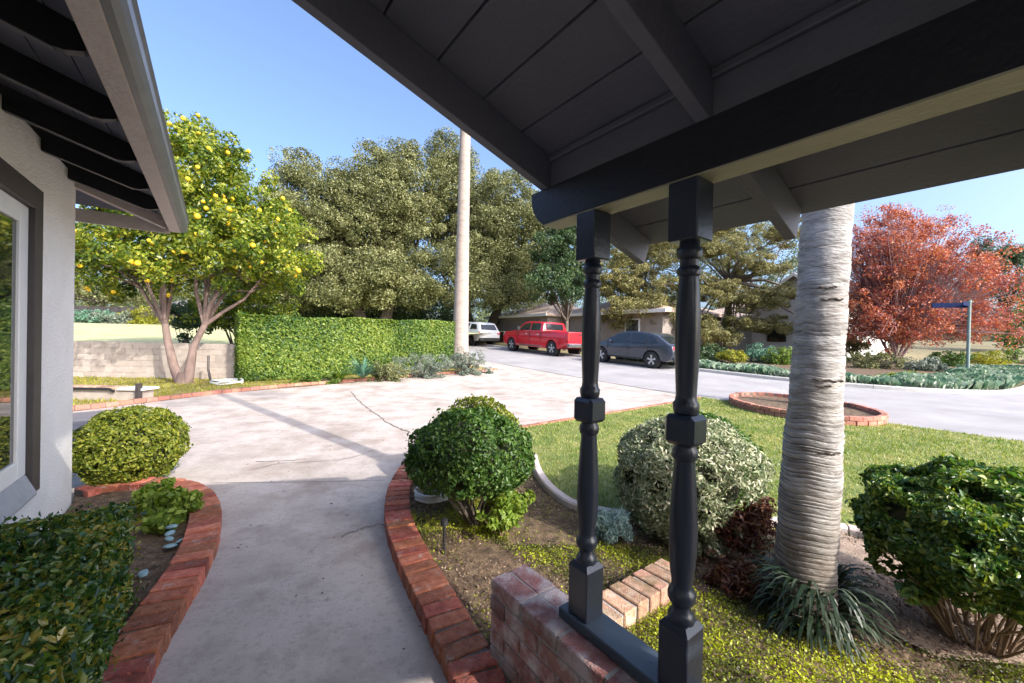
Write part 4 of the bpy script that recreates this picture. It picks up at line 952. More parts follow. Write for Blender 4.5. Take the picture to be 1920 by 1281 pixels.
# ------------------------------------------------------------------ fruit tree
ct = thing('fruit_tree', 'spreading citrus tree hung with yellow fruit before the block wall', 'fruit tree', (-9.15, 10.95, .06))
rng = np.random.default_rng(101)
B = np.array([-9.15, 10.95, .03])
limb = MB()
limb.tube([B + (-.05, 0, 0), B + (-.28, 0, .55), B + (-.50, .05, 1.25), B + (-.62, .1, 1.7)], [.14, .11, .09, .08], 12, False)
limb.tube([B + (.10, 0, 0), B + (.20, 0, .6), B + (.27, 0, 1.1), B + (.50, .1, 1.7)], [.14, .11, .085, .075], 12, False)
limb.lathe([(0, .23), (.08, .20), (.25, .17), (.4, .13)], (B[0] + .02, B[1], B[2] - .03), 14)
limb.build('trunk', M_barkc, ct, smooth=True)
ells = [(-9.1, 11.3, 4.35, 2.9, 2.6, 1.75), (-9.1, 11.3, 5.5, 2.1, 1.9, 1.75), (-7.3, 11.2, 3.75, 1.5, 1.6, 1.45), (-11.2, 11.3, 3.6, 1.7, 1.7, 1.15), (-9.3, 11.1, 7.0, .65, .7, .9), (-8.3, 11.1, 6.5, .6, .7, .7)]
P, Nn, Cc = clumped(ells, 560, .31, 84000, rng, 2.6, .85)
leaves_obj('crown', P, Nn, .105, .052, F_citrus, ct, rng=rng)
br = MB()
for s, tips in ((B + (-.62, .1, 1.7), [(-11.7, 11.2, 3.6), (-10.9, 11.0, 3.9), (-10.3, 11.2, 4.6), (-9.85, 10.7, 4.8), (-9.7, 11.9, 5.6), (-12.0, 11.6, 3.9), (-10.6, 12.0, 4.2)]),
                (B + (.50, .1, 1.7), [(-8.9, 11.0, 5.2), (-8.5, 11.0, 4.6), (-8.0, 11.2, 4.4), (-7.3, 11.0, 3.9), (-7.9, 12.0, 4.0), (-9.2, 11.6, 5.9), (-7.0, 11.4, 3.5)])):
    for q in tips:
        q = np.array(q); v = q - s; m_ = s + v * .45 + rng.normal(0, .12, 3) + np.array([0, 0, .1]); br.tube([s, (s + m_) / 2 + rng.normal(0, .04, 3), m_, q], [.065, .048, .036, .014], 7, False)
        for k in range(4):
            a_ = m_ + (q - m_) * rng.uniform(0, .9); c_ = Cc[np.argmin(np.linalg.norm(Cc - (a_ + rng.normal(0, .9, 3)), axis=1))]; br.tube([a_, (a_ + c_) / 2 + rng.normal(0, .06, 3), c_], [.03, .02, .008], 5, False)
br.build('limbs', M_barkc, ct, smooth=True)
M_fruit = pm('lemon_skin', [(.74, .42, .015), (.82, .58, .03)], 9, .45, .2, 60, rand=.18)
fr_ = MB().lathe([(-.05, .012), (-.042, .030), (-.02, .047), (.005, .05), (.03, .042), (.045, .025), (.052, .008)], (0, 0, 0), 8).mesh('lemon', True); fr_.materials.append(M_fruit)
cand = P[(P[:, 1] < 11.2)]; ctr = np.array([-9.3, 11.3, 4.6])
for i in range(170):
    q = cand[rng.integers(len(cand))]; q = q + norm(q - ctr) * rng.uniform(.03, .14)
    link('lemon', fr_, parent=ct, world=Matrix.Translation(Vector(q)) @ Matrix.Rotation(rng.uniform(0, 3), 4, 'X') @ Matrix.Scale(rng.uniform(.9, 1.35), 4))

loose('citrus_bush', 'young yellow green citrus bush looking over the left end of the hedge', 'bush', p(465, 590, 13.6), (1.9, 1.0, .75), 90, .24, 9000, .11, .06, F_citrus, 103)
loose('garden_shrub', 'dark green shrub behind the fork of the fruit tree', 'shrub', p(360, 600, 14.5), (.8, .8, .75), 40, .22, 3600, .11, .06, F_dark, 104)

# ------------------------------------------------------------------ big trees
def bigtree(name, label, base, ells, ncl, crad, n, L_, W_, m, seed, trunk_r=.4, fork=3.0, nb=24, barkm=None, flat=.8, power=2.6, cat='tree', group=None, jit=.8, trunks=None):
    rng = np.random.default_rng(seed); t = thing(name, label, cat, tuple(base), 0, group)
    P, Nn, Cc = clumped(ells, ncl, crad, n, rng, power, flat)
    leaves_obj('crown', P, Nn, L_, W_, m, t, rng=rng, jit=jit)
    b = np.array(base, float); mb = MB()
    for (dx, dy) in (trunks or [(0, 0)]):
        s = b + np.array([dx * .3, dy * .3, -.2]); f = b + np.array([dx, dy, fork])
        mb.tube([s, s + (f - s) * .3 + rng.normal(0, .05, 3), f], [trunk_r * 1.2, trunk_r, trunk_r * .75], 10, False)
        cc = Cc[np.argsort(np.linalg.norm(Cc[:, :2] - f[:2], axis=1))][:max(8, int(len(Cc) / len(trunks or [1])))]
        for q in cc[rng.choice(len(cc), min(nb, len(cc)), replace=False)]:
            v = q - f; ll = np.linalg.norm(v); md = f + v * .5 + rng.normal(0, .06 * ll, 3)
            mb.tube([f, (f + md) / 2 + rng.normal(0, .03 * ll, 3), md, q], [trunk_r * .5, trunk_r * .36, trunk_r * .22, trunk_r * .05], 5, False)
    mb.build('trunk', barkm or M_barkd, t, smooth=True)
    return t, P
def EL(px, py, Y, rx, ry, rz): c = at(px, py, Y); return (c[0], c[1], c[2], rx, ry, rz)
gb = lambda px, Y: (at(px, 640, Y)[0], Y, terr(Y))
# two large oaks
bigtree('oak_tree', 'large olive green oak, left of the slim palm trunk', gb(700, 33),
        [EL(610, 420, 33, 4.6, 4.5, 5.2), EL(700, 400, 33, 4.4, 4, 5.6), EL(770, 410, 34, 3.5, 4, 5.2), EL(560, 470, 32, 3.4, 4, 4.6), EL(660, 520, 31, 6.5, 3.5, 2.4), EL(560, 330, 33, 2.0, 2, 2.2), EL(745, 300, 34, 2.2, 2, 2.0), EL(600, 555, 33, 5, 3, 1.4), EL(720, 545, 33, 5, 3, 1.5)],
        900, .9, 330000, .16, .085, F_oak, 201, .55, 3.2, 34, trunks=[(-1.5, 0), (1.2, .5)])
bigtree('oak_tree', 'large dense oak behind the slim palm and the parked cars', gb(900, 36),
        [EL(860, 400, 37, 4.0, 4, 6.4), EL(930, 430, 36, 5, 4.5, 5.6), EL(985, 470, 35, 3.8, 4, 5.0), EL(880, 520, 33, 5.2, 3.5, 2.8), EL(840, 300, 37, 2.0, 2, 2.6), EL(960, 550, 33, 3.2, 3, 1.3)],
        760, .9, 250000, .16, .085, F_oak, 202, .55, 3.2, 30, trunks=[(-1.5, 0), (1.6, .5)])
bigtree('evergreen_tree', 'deep green tree behind the left end of the long hedge', gb(520, 38),
        [EL(520, 480, 38, 5.5, 4, 6.0), EL(590, 540, 37, 6, 4, 4.0), EL(680, 570, 40, 6, 4, 3.2), EL(780, 570, 40, 6, 4, 3.2), EL(560, 600, 39, 6, 2, 2.2), EL(700, 605, 39, 6, 2, 2.0), EL(830, 610, 40, 5, 2, 2.0)], 600, .95, 100000, .2, .11, F_dark, 203, .4, 3, 20)
bigtree('dark_tree', 'dark green tree over the red pickup truck', gb(1062, 27),
        [EL(1060, 480, 27, 2.4, 2.2, 2.4), EL(1050, 535, 26.5, 2.5, 2.2, 1.3), EL(1080, 420, 27.5, 1.8, 2, 2.0)], 230, .48, 42000, .15, .08, F_dark, 204, .16, 2.0, 16, barkm=M_bark)
# pines behind the posts
bigtree('pine_tree', 'sparse yellowish pine between the posts and the thick palm', gb(1365, 27.5),
        [EL(1340, 470, 27, 2.8, 2.6, .9), EL(1420, 500, 26.5, 2.6, 2.4, .7), EL(1300, 540, 27, 3.4, 2.4, .9), EL(1400, 560, 26, 3.6, 2.2, .8), EL(1450, 610, 26, 1.6, 2, .7), EL(1380, 605, 26.5, 3.4, 2, .8), EL(1350, 430, 28, 2.6, 2.2, 1.0), EL(1460, 440, 27, 2.2, 2.2, 1.0), EL(1440, 555, 26, 2.2, 2, .8), EL(1600, 560, 26, 1.2, 2, .7), EL(1590, 640, 25, 1.4, 2, .7), EL(1290, 600, 26, 2.6, 2, .9), EL(1340, 630, 25, 2.4, 2, .5)],
        560, .42, 130000, .17, .035, F_pine, 205, .26, 5.0, 34, barkm=M_bark, flat=.55, power=1.5, jit=1.1)
bigtree('pine_tree', 'olive pine seen between the two turned posts', gb(1215, 30),
        [EL(1200, 520, 30, 3.6, 3, 2.4), EL(1160, 590, 29, 1.6, 2, 1.2), EL(1240, 590, 28, 2.6, 2, 1.9), EL(1200, 575, 27, 2.6, 2, .9), EL(1230, 450, 31, 3, 2.6, 2.0), EL(1130, 530, 30, 2.2, 2, 1.8), EL(1180, 450, 31, 3, 2, 1.6)], 460, .5, 92000, .20, .045, F_pine, 206, .22, 3.5, 24, barkm=M_bark, flat=.6, power=2.0, jit=1.1)
bigtree('tall_tree', 'pale leafy tree behind the roofs right of the turned posts', gb(1430, 48),
        [EL(1430, 480, 48, 8, 4, 5), EL(1290, 470, 50, 7, 4, 5.0), EL(1130, 480, 48, 6, 4, 6.5)], 420, .9, 46000, .22, .12, F_oak2, 207, .35, 4, 20)
# red leaved tree, many thin upright stems
rng = np.random.default_rng(208)
rb = np.array(gb(1682, 21.5)); rt_ = thing('red_tree', 'wide red and orange autumn tree beyond the thick palm', 'tree', tuple(rb))
elr = [EL(1720, 540, 21.5, 4.2, 3.0, 2.4), EL(1660, 480, 21.8, 2.8, 2.6, 2.8), EL(1770, 500, 21, 3.2, 2.6, 2.2), EL(1835, 560, 21, 2.0, 2, 2.4), EL(1640, 570, 21.5, 2.4, 2, 2.5), EL(1690, 440, 22, 2.8, 2.0, 1.5), EL(1740, 610, 21, 4.0, 2.4, 1.3), EL(1850, 610, 21, 1.5, 2, 1.4), EL(1625, 500, 22, 2.0, 2, 2.8), EL(1700, 580, 21, 3.6, 2.4, 1.6), EL(1640, 610, 21.5, 2.0, 2, 1.6)]
P, Nn, Cc = clumped(elr, 860, .40, 84000, rng, 1.9, .9)
leaves_obj('crown', P, Nn, .10, .06, F_redt, rt_, rng=rng)
P = P[rng.choice(len(P), 1300)]
mb = MB()
for i in range(9):
    a = rng.uniform(-.6, .6); q = rb + np.array([math.sin(i * .7) * .9 + a, math.cos(i * 2.1) * .8, 2.4]); mb.tube([rb + (rng.normal(0, .12), rng.normal(0, .12), -.1), (rb + q) / 2 + rng.normal(0, .1, 3), q], [.085, .06, .045], 6, False)
mb.build('trunk', M_redbark, rt_, smooth=True)
mb = MB()
for q in P:
    s = rb + np.array([(q[0] - rb[0]) * .18, (q[1] - rb[1]) * .18, rng.uniform(1.2, 2.6)]); v = q - s
    mb.tube([s, s + v * .5 + np.array([0, 0, .12]) + rng.normal(0, .1, 3), q + norm(v) * .25], [.026, .018, .006], 4, False)
mb.build('branches', M_redbark, rt_)
bigtree('bare_topped_tree', 'thin reddish tree with bare twigs rising behind the thick palm', gb(1640, 30),
        [EL(1640, 440, 30, 2.4, 2, 2.6), EL(1720, 420, 31, 3.4, 2, 1.5)], 160, .4, 7000, .11, .05, F_redt, 209, .12, 3, 60, barkm=M_redbark, power=1.6)
bigtree('dark_evergreen', 'dark blue green tree at the right edge behind the red tree', gb(1890, 45),
        [EL(1860, 480, 46, 3.4, 2, 2.2), EL(1890, 520, 45, 4, 3, 3.4), EL(1850, 500, 46, 2.4, 2, 2.4), EL(1915, 480, 45, 1.8, 2, 1.2)], 150, .7, 24000, .2, .1, F_dark, 210, .3, 4, 20)
bigtree('broad_tree', 'mid green tree beyond the side street at the right edge', gb(1990, 34),
        [EL(1930, 620, 34, 2.4, 2.4, 2.2), EL(2050, 560, 34, 5, 4, 5)], 200, .6, 26000, .18, .1, F_hedge, 211, .3, 3, 20)
# left distance
bigtree('pale_tree', 'pale olive tree over the neighbouring lawn at the left', gb(190, 46),
        [EL(190, 540, 46, 6.5, 4, 2.6), EL(60, 500, 46, 8, 4, 5.0), EL(290, 540, 46, 4.5, 4, 2.2)], 300, .8, 44000, .2, .11, F_oak, 212, .3, 3, 20)
bigtree('pale_tree', 'light green tree behind the grey roof beyond the fruit tree', gb(400, 52),
        [EL(400, 500, 52, 8, 4, 3.6), EL(480, 530, 50, 6, 4, 3.4)], 240, .9, 30000, .22, .12, F_oak2, 213, .3, 3, 18)
# distant wood closing the view, one mass
rng = np.random.default_rng(230); eW = []
for i in range(46):
    a = -75 + i * 3.4; Y_ = 85 + 12 * math.sin(i * 2.1); eW.append((a * 1.25, Y_, 5.0 + 1.2 * math.sin(i * 1.7), 5.5, 4, 7.0 + 1.6 * math.sin(i * 3.3)))
P, Nn, Cc = clumped(eW, 1900, 1.7, 150000, rng, 2.5, .8); 
o = leaves_obj('distant_trees', P, Nn, .42, .26, F_oak2, None, rng=rng); tag(o, 'mass of distant trees closing the view behind the houses', 'trees', None, 'stuff')
# ------------------------------------------------------------------ vehicles
def paint(name, c, rough=.28): return pm(name, c, rough=rough, coat=.6, spec=.5)
M_redp, M_whitep, M_greyp = paint('red_paint', (.50, .008, .02)), paint('white_paint', (.72, .73, .74)), paint('steel_grey_paint', (.030, .036, .052))
M_tyre = pm('tyre_rubber', (.018, .018, .018), rough=.85); M_rim = pm('alloy_rim', (.55, .55, .56), rough=.3, metal=.6)
M_chrome = pm('chrome', (.62, .62, .62), rough=.15, metal=.9); M_blackp = pm('black_plastic', (.015, .015, .017), rough=.5)
M_tail = pm('tail_light_red', (.45, .02, .02), rough=.2, coat=.6); M_head = pm('lamp_glass', (.6, .62, .65), rough=.1, coat=.6)
M_carglass = bpy.data.materials.new('car_glass'); M_carglass.use_nodes = True; _b = M_carglass.node_tree.nodes['Principled BSDF']
_b.inputs['Base Color'].default_value = (.015, .02, .024, 1); _b.inputs['Roughness'].default_value = .05; _b.inputs['Specular IOR Level'].default_value = .9
def arc(cx, cz, r, a0, a1, n=10): return [(cx + r * math.cos(a), cz + r * math.sin(a)) for a in np.linspace(a0, a1, n)]
def wprism(mb, poly, wf, fr, inset=0):
    n = len(poly); V = [fr(x, wf(x, z) - inset, z) for x, z in poly] + [fr(x, -wf(x, z) + inset, z) for x, z in poly]
    F = [tuple(range(n)), tuple(range(2 * n - 1, n - 1, -1))] + [(i, i + n, (i + 1) % n + n, (i + 1) % n) for i in range(n)]
    return mb.add(V, F)
def side_pane(t, poly, wf, fr, m, nm, sides=(1, -1), out=.006, th=.012):
    for s in sides:
        mb = MB(); n = len(poly)
        V = [fr(x, s * (wf(x, z) + out), z) for x, z in poly] + [fr(x, s * (wf(x, z) - th), z) for x, z in poly]
        mb.add(V, [tuple(range(n)), tuple(range(2 * n - 1, n - 1, -1))] + [(i, i + n, (i + 1) % n + n, (i + 1) % n) for i in range(n)]).build(nm, m, t)
def wheel(t, fr, x, y, r, s, w=.24, spokes=5):
    prof = [(-w / 2, r * .62), (-w / 2, r * .93), (-w / 2 + .02, r), (w / 2 - .02, r), (w / 2, r * .93), (w / 2, r * .62), (w / 2 - .03, r * .60)]
    mb = MB(); n = 24; ring = [[fr(x + q * math.cos(a), y + s * d, r + q * math.sin(a)) for a in np.linspace(0, 2 * PI, n, endpoint=False)] for d, q in prof]
    V = [p for r_ in ring for p in r_]; F = [(i * n + k, i * n + (k + 1) % n, (i + 1) * n + (k + 1) % n, (i + 1) * n + k) for i in range(len(prof) - 1) for k in range(n)]
    mb.add(V, F); wh = mb.build('wheel', M_tyre, t, smooth=True)
    mb = MB(); d = w / 2 - .025
    mb.add([fr(x + r * .61 * math.cos(a), y + s * (d - .03), r + r * .61 * math.sin(a)) for a in np.linspace(0, 2 * PI, n, endpoint=False)], [tuple(range(n))]).build('wheel_well_disc', M_blackp, wh)
    mb = MB()
    for i in range(spokes * 1):
        a = i * 2 * PI / spokes + .3
        for da in (-.13, .13):
            c, s_ = math.cos(a + da * .4), math.sin(a + da * .4); q = r * .06
            mb.add([fr(x + r * .10 * c - q * s_, y + s * d, r + r * .10 * s_ + q * c), fr(x + r * .10 * c + q * s_, y + s * d, r + r * .10 * s_ - q * c),
                    fr(x + r * .62 * math.cos(a + da) + q * s_, y + s * (d + .004), r + r * .62 * math.sin(a + da) - q * c), fr(x + r * .62 * math.cos(a + da) - q * s_, y + s * (d + .004), r + r * .62 * math.sin(a + da) + q * c)], [(0, 1, 2, 3)])
    V = []; 
    for q, dd in ((.60, .010), (.66, .014), (.66, -.01)):
        V += [fr(x + r * q * math.cos(a), y + s * (d + dd), r + r * q * math.sin(a)) for a in np.linspace(0, 2 * PI, n, endpoint=False)]
    mb.add(V, [(i * n + k, i * n + (k + 1) % n, (i + 1) * n + (k + 1) % n, (i + 1) * n + k) for i in range(2) for k in range(n)])
    mb.add([fr(x + r * .14 * math.cos(a), y + s * (d + .01), r + r * .14 * math.sin(a)) for a in np.linspace(0, 2 * PI, 10, endpoint=False)], [tuple(range(10))])
    mb.build('rim', M_rim, wh)
def vehicle(name, label, cat, u, v, body, house, axles, r, W, m, m_low, belt, roofz, wroof, wins, sc=1.0, group='cars parked along the far kerb'):
    z0 = terr(float(HW(u + 2.5, v)[1])) + .012
    slope = (terr(float(HW(u + 5, v)[1])) - terr(float(HW(u, v)[1]))) / 5
    base = HW(u, v + W / 2, 0); base[2] = terr(float(HW(u, v)[1])) + .012
    t = thing(name, label, cat, tuple(base), YAW + PI / 2, group)
    fr = lambda x, y, z: tuple(base + D1 * x * sc - D2 * y * sc + Z3 * (z * sc + slope * x * sc))
    hw = W / 2
    def wf(x, z):
        tum = 0 if z < belt * .62 else (z - belt * .62) * .06
        if z > belt: tum = (belt * .38) * .06 + (z - belt) * (hw - wroof) / (roofz - belt)
        Lb = max(p[0] for p in body); e = min(x, Lb - x); taper = .10 * max(0, 1 - e / .7) ** 2
        return hw - tum - taper
    mb = MB(); wprism(mb, body, wf, fr); mb.build('body', m, t, bevel=.035, seg=2, smooth=True)
    mb = MB(); wprism(mb, house, wf, fr); mb.build('cab', m, t, bevel=.03, seg=2, smooth=True)
    for poly in wins: side_pane(t, poly, wf, fr, M_carglass, 'side_window')
    for ax in axles:
        for s in (1, -1):
            wheel(t, fr, ax, s * (hw - .13), r, s)
            mb = MB(); n = 18; rr_ = r * 1.13
            mb.add([fr(ax + rr_ * math.cos(a), s * (hw - .30), r + rr_ * math.sin(a)) for a in np.linspace(0, 2 * PI, n, endpoint=False)], [tuple(range(n))]).build('wheel_arch', M_blackp, t)
    return t, fr, wf
R_ = .36
# grey crossover
ax = (.98, 3.80); r = .37; ra = .43
body = [(0.10, .45), (.03, .62), (.0, .80), (.06, 1.02), (.30, 1.10), (1.2, 1.06), (2.6, 1.03), (3.75, 1.02), (4.35, .88), (4.62, .72), (4.70, .52), (4.62, .32)] + arc(ax[1], r, ra, 0, PI)[0:] + arc(ax[0], r, ra, 0, PI) + [(.30, .33)]
cab = [(.18, 1.06), (.80, 1.42), (1.25, 1.55), (1.9, 1.60), (2.5, 1.58), (2.95, 1.48), (3.75, 1.00), (3.6, .98), (.3, .98)]
w1 = [(2.22, 1.06), (3.35, 1.06), (2.90, 1.40), (2.55, 1.50), (2.22, 1.52)]; w2 = [(1.20, 1.10), (2.14, 1.07), (2.14, 1.52), (1.72, 1.52), (1.35, 1.47)]; w3 = [(.72, 1.14), (1.13, 1.11), (1.26, 1.44), (.98, 1.37)]
t, fr, wf = vehicle('crossover_car', 'steel grey crossover parked nearest, seen between the two porch posts', 'car', 9.05, 15.2, body, cab, ax, r, 1.93, M_greyp, None, 1.03, 1.6, .66, [w1, w2, w3])
def xpane(nm, fr, pts, m, t, th=.01):
    V = [fr(*p) for p in pts]; n = np.cross(np.array(V[1]) - V[0], np.array(V[2]) - V[0]); n = n / np.linalg.norm(n) * th
    V2 = [tuple(np.array(p) + n) for p in V]; k = len(V)
    MB().add([tuple(np.array(p) - n) for p in V] + V2, [tuple(range(k)), tuple(range(2 * k - 1, k - 1, -1))] + [(i, i + k, (i + 1) % k + k, (i + 1) % k) for i in range(k)]).build(nm, m, t)
xpane('rear_window', fr, [(.26, .62, 1.11), (.26, -.62, 1.11), (.78, -.56, 1.415), (.78, .56, 1.415)], M_carglass, t)
xpane('windscreen', fr, [(3.62, .74, 1.09), (3.62, -.74, 1.09), (2.98, -.60, 1.475), (2.98, .60, 1.475)], M_carglass, t)
for s in (1, -1):
    xpane('tail_light', fr, [(.015, s * .82, .86), (.015, s * .40, .88), (.04, s * .40, .98), (.06, s * .82, .99)], M_tail, t)
    xpane('headlight', fr, [(4.55, s * .85, .72), (4.64, s * .5, .68), (4.60, s * .5, .80), (4.45, s * .85, .84)], M_head, t)
    MB().box(3.12, 3.32, s * .98, s * 1.10, 1.03, 1.16, fr).build('wing_mirror', M_greyp, t, bevel=.03)
for x in (1.35, 2.35):
    MB().box(x, x + .16, .957, .967, .90, .93, fr).build('door_handle', M_greyp, t)
for x0 in (1.17, 2.18, 3.38):
    MB().box(x0, x0 + .012, .945, .972, .42, 1.0, fr).build('door_seam', M_blackp, t)
MB().box(1.5, 3.3, .95, .975, .34, .42, fr).build('side_sill', M_blackp, t)
MB().box(-.01, .06, -.75, .75, .35, .52, fr).build('rear_bumper', M_blackp, t, bevel=.02)
# red pickup
ax = (1.22, 4.90); r = .41; ra = .48
body = [(0, .62), (0, 1.02), (0, 1.36), (1.98, 1.36), (2.0, 1.30), (4.6, 1.28), (5.55, 1.20), (5.82, 1.08), (5.88, .80), (5.85, .50)] + arc(ax[1], r + .03, ra, -.1, PI + .1) + arc(ax[0], r + .03, ra, -.1, PI + .1) + [(.3, .60)]
cab = [(1.99, 1.28), (2.02, 1.50), (2.10, 1.84), (2.5, 1.88), (3.4, 1.88), (3.8, 1.82), (4.55, 1.30), (4.4, 1.22), (2.0, 1.22)]
w1 = [(3.16, 1.36), (4.22, 1.34), (3.74, 1.72), (3.45, 1.78), (3.16, 1.79)]; w2 = [(2.22, 1.38), (3.07, 1.36), (3.07, 1.79), (2.28, 1.78)]
t, fr, wf = vehicle('pickup_truck', 'bright red crew cab pickup truck parked behind the first post', 'pickup truck', 15.15, 15.2, body, cab, ax, r, 2.03, M_redp, None, 1.30, 1.95, .76, [w1, w2], sc=1.03)
xpane('rear_window', fr, [(1.995, .68, 1.42), (1.995, -.68, 1.42), (2.055, -.64, 1.77), (2.055, .64, 1.77)], M_carglass, t)
xpane('windscreen', fr, [(4.45, .80, 1.40), (4.45, -.80, 1.40), (3.88, -.68, 1.80), (3.88, .68, 1.80)], M_carglass, t)
MB().box(-.012, .012, -.78, .78, .80, 1.33, fr).build('tailgate', M_redp, t, bevel=.01)
MB().box(-.03, -.013, -.16, .16, 1.18, 1.26, fr).build('tailgate_handle', M_blackp, t)
MB().box(.12, 1.9, -.82, .82, 1.345, 1.372, fr).build('bed_opening', M_blackp, t)
MB().box(-.18, .04, -.98, .98, .55, .74, fr).build('rear_bumper', M_chrome, t, bevel=.03)
MB().box(1.95, 4.1, .93, 1.05, .45, .51, fr).build('running_board', M_chrome, t)
for s in (1, -1):
    xpane('tail_light', fr, [(-.012, s * .97, .95), (-.012, s * .80, .95), (-.012, s * .80, 1.32), (-.012, s * .97, 1.32)], M_tail, t)
    MB().box(3.95, 4.12, s * 1.03, s * 1.24, 1.32, 1.56, fr).build('wing_mirror', M_blackp, t, bevel=.03)
    xpane('headlight', fr, [(5.80, s * .95, .98), (5.86, s * .65, .92), (5.80, s * .65, 1.14), (5.66, s * .95, 1.16)], M_head, t)
    MB().tube([fr(ax[0] + (ra + .01) * math.cos(a), s * 1.0, r + .03 + (ra + .01) * math.sin(a)) for a in np.linspace(0, PI, 12)], .035, 6).build('wheel_flare', M_redp, t, smooth=True)
    MB().tube([fr(ax[1] + (ra + .01) * math.cos(a), s * 1.0, r + .03 + (ra + .01) * math.sin(a)) for a in np.linspace(0, PI, 12)], .035, 6).build('wheel_flare', M_redp, t, smooth=True)
for x0 in (2.10, 3.11, 4.25): MB().box(x0, x0 + .014, .985, 1.022, .60, 1.27, fr).build('door_seam', M_blackp, t)
for x0 in (2.25, 3.28): MB().box(x0, x0 + .18, 1.005, 1.03, 1.12, 1.16, fr).build('door_handle', M_chrome, t)
MB().box(2.0, 4.3, -.4, .4, .38, .6, fr).build('chassis', M_blackp, t)
# white sport utility vehicle
ax = (1.08, 3.95); r = .39; ra = .46
body = [(.05, .55), (0, .75), (.02, 1.12), (.10, 1.20), (3.9, 1.14), (4.6, 1.08), (4.92, .95), (5.0, .70), (4.95, .45)] + arc(ax[1], r + .02, ra, -.05, PI + .05) + arc(ax[0], r + .02, ra, -.05, PI + .05) + [(.25, .50)]
cab = [(.06, 1.14), (.30, 1.55), (.48, 1.74), (.9, 1.79), (2.6, 1.79), (3.1, 1.70), (3.95, 1.14), (3.8, 1.08), (.2, 1.08)]
w1 = [(2.42, 1.22), (3.55, 1.20), (3.08, 1.60), (2.42, 1.68)]; w2 = [(1.55, 1.24), (2.33, 1.22), (2.33, 1.68), (1.58, 1.68)]; w3 = [(.42, 1.28), (1.30, 1.25), (1.38, 1.66), (.62, 1.62)]
t, fr, wf = vehicle('sport_utility_car', 'white sport utility car parked in front of the red pickup', 'car', 24.1, 15.15, body, cab, ax, r, 2.0, M_whitep, None, 1.14, 1.79, .72, [w1, w2, w3], sc=1.0)
MB().box(1.65, 3.4, .93, 1.012, .42, .62, fr).build('lower_cladding', M_blackp, t); MB().box(-.03, .2, -.9, .9, .42, .66, fr).build('rear_bumper', M_blackp, t, bevel=.03)
xpane('rear_window', fr, [(.10, .68, 1.24), (.10, -.68, 1.24), (.36, -.62, 1.62), (.36, .62, 1.62)], M_carglass, t)
xpane('windscreen', fr, [(3.8, .78, 1.24), (3.8, -.78, 1.24), (3.15, -.64, 1.68), (3.15, .64, 1.68)], M_carglass, t)
MB().box(.9, 2.7, .66, .70, 1.80, 1.84, fr).build('roof_rail', M_blackp, t)
for s in (1, -1):
    xpane('tail_light', fr, [(.0, s * .93, .92), (.0, s * .66, .92), (.05, s * .66, 1.14), (.05, s * .93, 1.14)], M_tail, t)
    MB().box(3.28, 3.45, s * 1.0, s * 1.18, 1.16, 1.34, fr).build('wing_mirror', M_blackp, t, bevel=.03)

# ------------------------------------------------------------------ houses across the street
M_taupe = pm('taupe_stucco', [(.25, .215, .19), (.31, .27, .24)], 2, .95, .4, 30)
M_tanroof = pm('tan_roofing', [(.36, .27, .22), (.46, .36, .30), (.30, .22, .19)], 3, .95, .6, 20)
M_wwall = pm('white_siding', [(.70, .69, .68), (.78, .77, .76)], 2, .8, .3, 30)
M_groof = pm('grey_roofing', [(.30, .28, .28), (.40, .38, .38)], 3, .95, .6, 20)
M_garage = pm('garage_door_paint', (.20, .17, .155), rough=.7)
def hbox(nm, v0, v1, u0, u1, z0, z1, m, t, bevel=0): return MB().box(v0, v1, u0, u1, z0, z1, hf).build(nm, m, t, bevel=bevel)
zg = .9
th = thing('ranch_house', 'low taupe ranch house with a tan roof behind the red pickup', 'house', tuple(HW(14, 23, zg)), YAW)
MB().box(23.2, 32, 14.5, 23.6, -.2, 3.55, hf).box(21.4, 30, 23.6, 31.5, -.2, 3.55, hf).build('wall', M_taupe, th)
def hiproof(v0, v1, u0, u1, z, h, m, t, ov=.6, nm='roof'):
    v0 -= ov; v1 += ov; u0 -= ov; u1 += ov; d = (v1 - v0) / 2; vm = (v0 + v1) / 2
    a, b = (HW(u0 + d, vm, z + h), HW(u1 - d, vm, z + h)) if u1 - u0 > 2 * d else (HW((u0 + u1) / 2 - .1, vm, z + h), HW((u0 + u1) / 2 + .1, vm, z + h))
    c = [HW(u0, v0, z), HW(u1, v0, z), HW(u1, v1, z), HW(u0, v1, z)]; c2 = [q - Z3 * .18 for q in c]
    return MB().add(c + [a, b] + c2, [(0, 4, 5, 1), (1, 5, 2), (2, 5, 4, 3), (3, 4, 0), (0, 1, 7, 6), (1, 2, 8, 7), (2, 3, 9, 8), (3, 0, 6, 9), (6, 7, 8, 9)]).build(nm, m, t)
hiproof(23.2, 32, 14.5, 24.0, 3.62, 1.7, M_tanroof, th); hiproof(21.4, 30, 23.8, 31.5, 3.60, 1.6, M_tanroof, th)
hbox('fascia', 20.74, 20.79, 23.1, 32.1, 3.40, 3.62, M_wwall, th); hbox('fascia', 22.54, 22.59, 13.9, 23.05, 3.42, 3.64, M_wwall, th)
hbox('garage_door', 21.36, 21.40, 24.6, 29.4, 1.2, 3.25, M_garage, th)
wq = hbox('window_frame', 23.13, 23.20, 16.2, 17.4, 1.9, 3.1, M_wwall, th); hbox('pane', 23.10, 23.13, 16.3, 17.3, 2.0, 3.0, M_carglass, wq)
wq = hbox('window_frame', 23.13, 23.20, 19.6, 21.0, 1.9, 3.1, M_wwall, th); hbox('pane', 23.10, 23.13, 19.7, 20.9, 2.0, 3.0, M_carglass, wq)
hbox('downpipe', 22.98, 23.1, 22.9, 23.0, .6, 3.5, M_wwall, th)
wh = thing('white_house', 'white gabled house with a tan roof behind the pine', 'house', tuple(HW(8, 32, .9)), YAW)
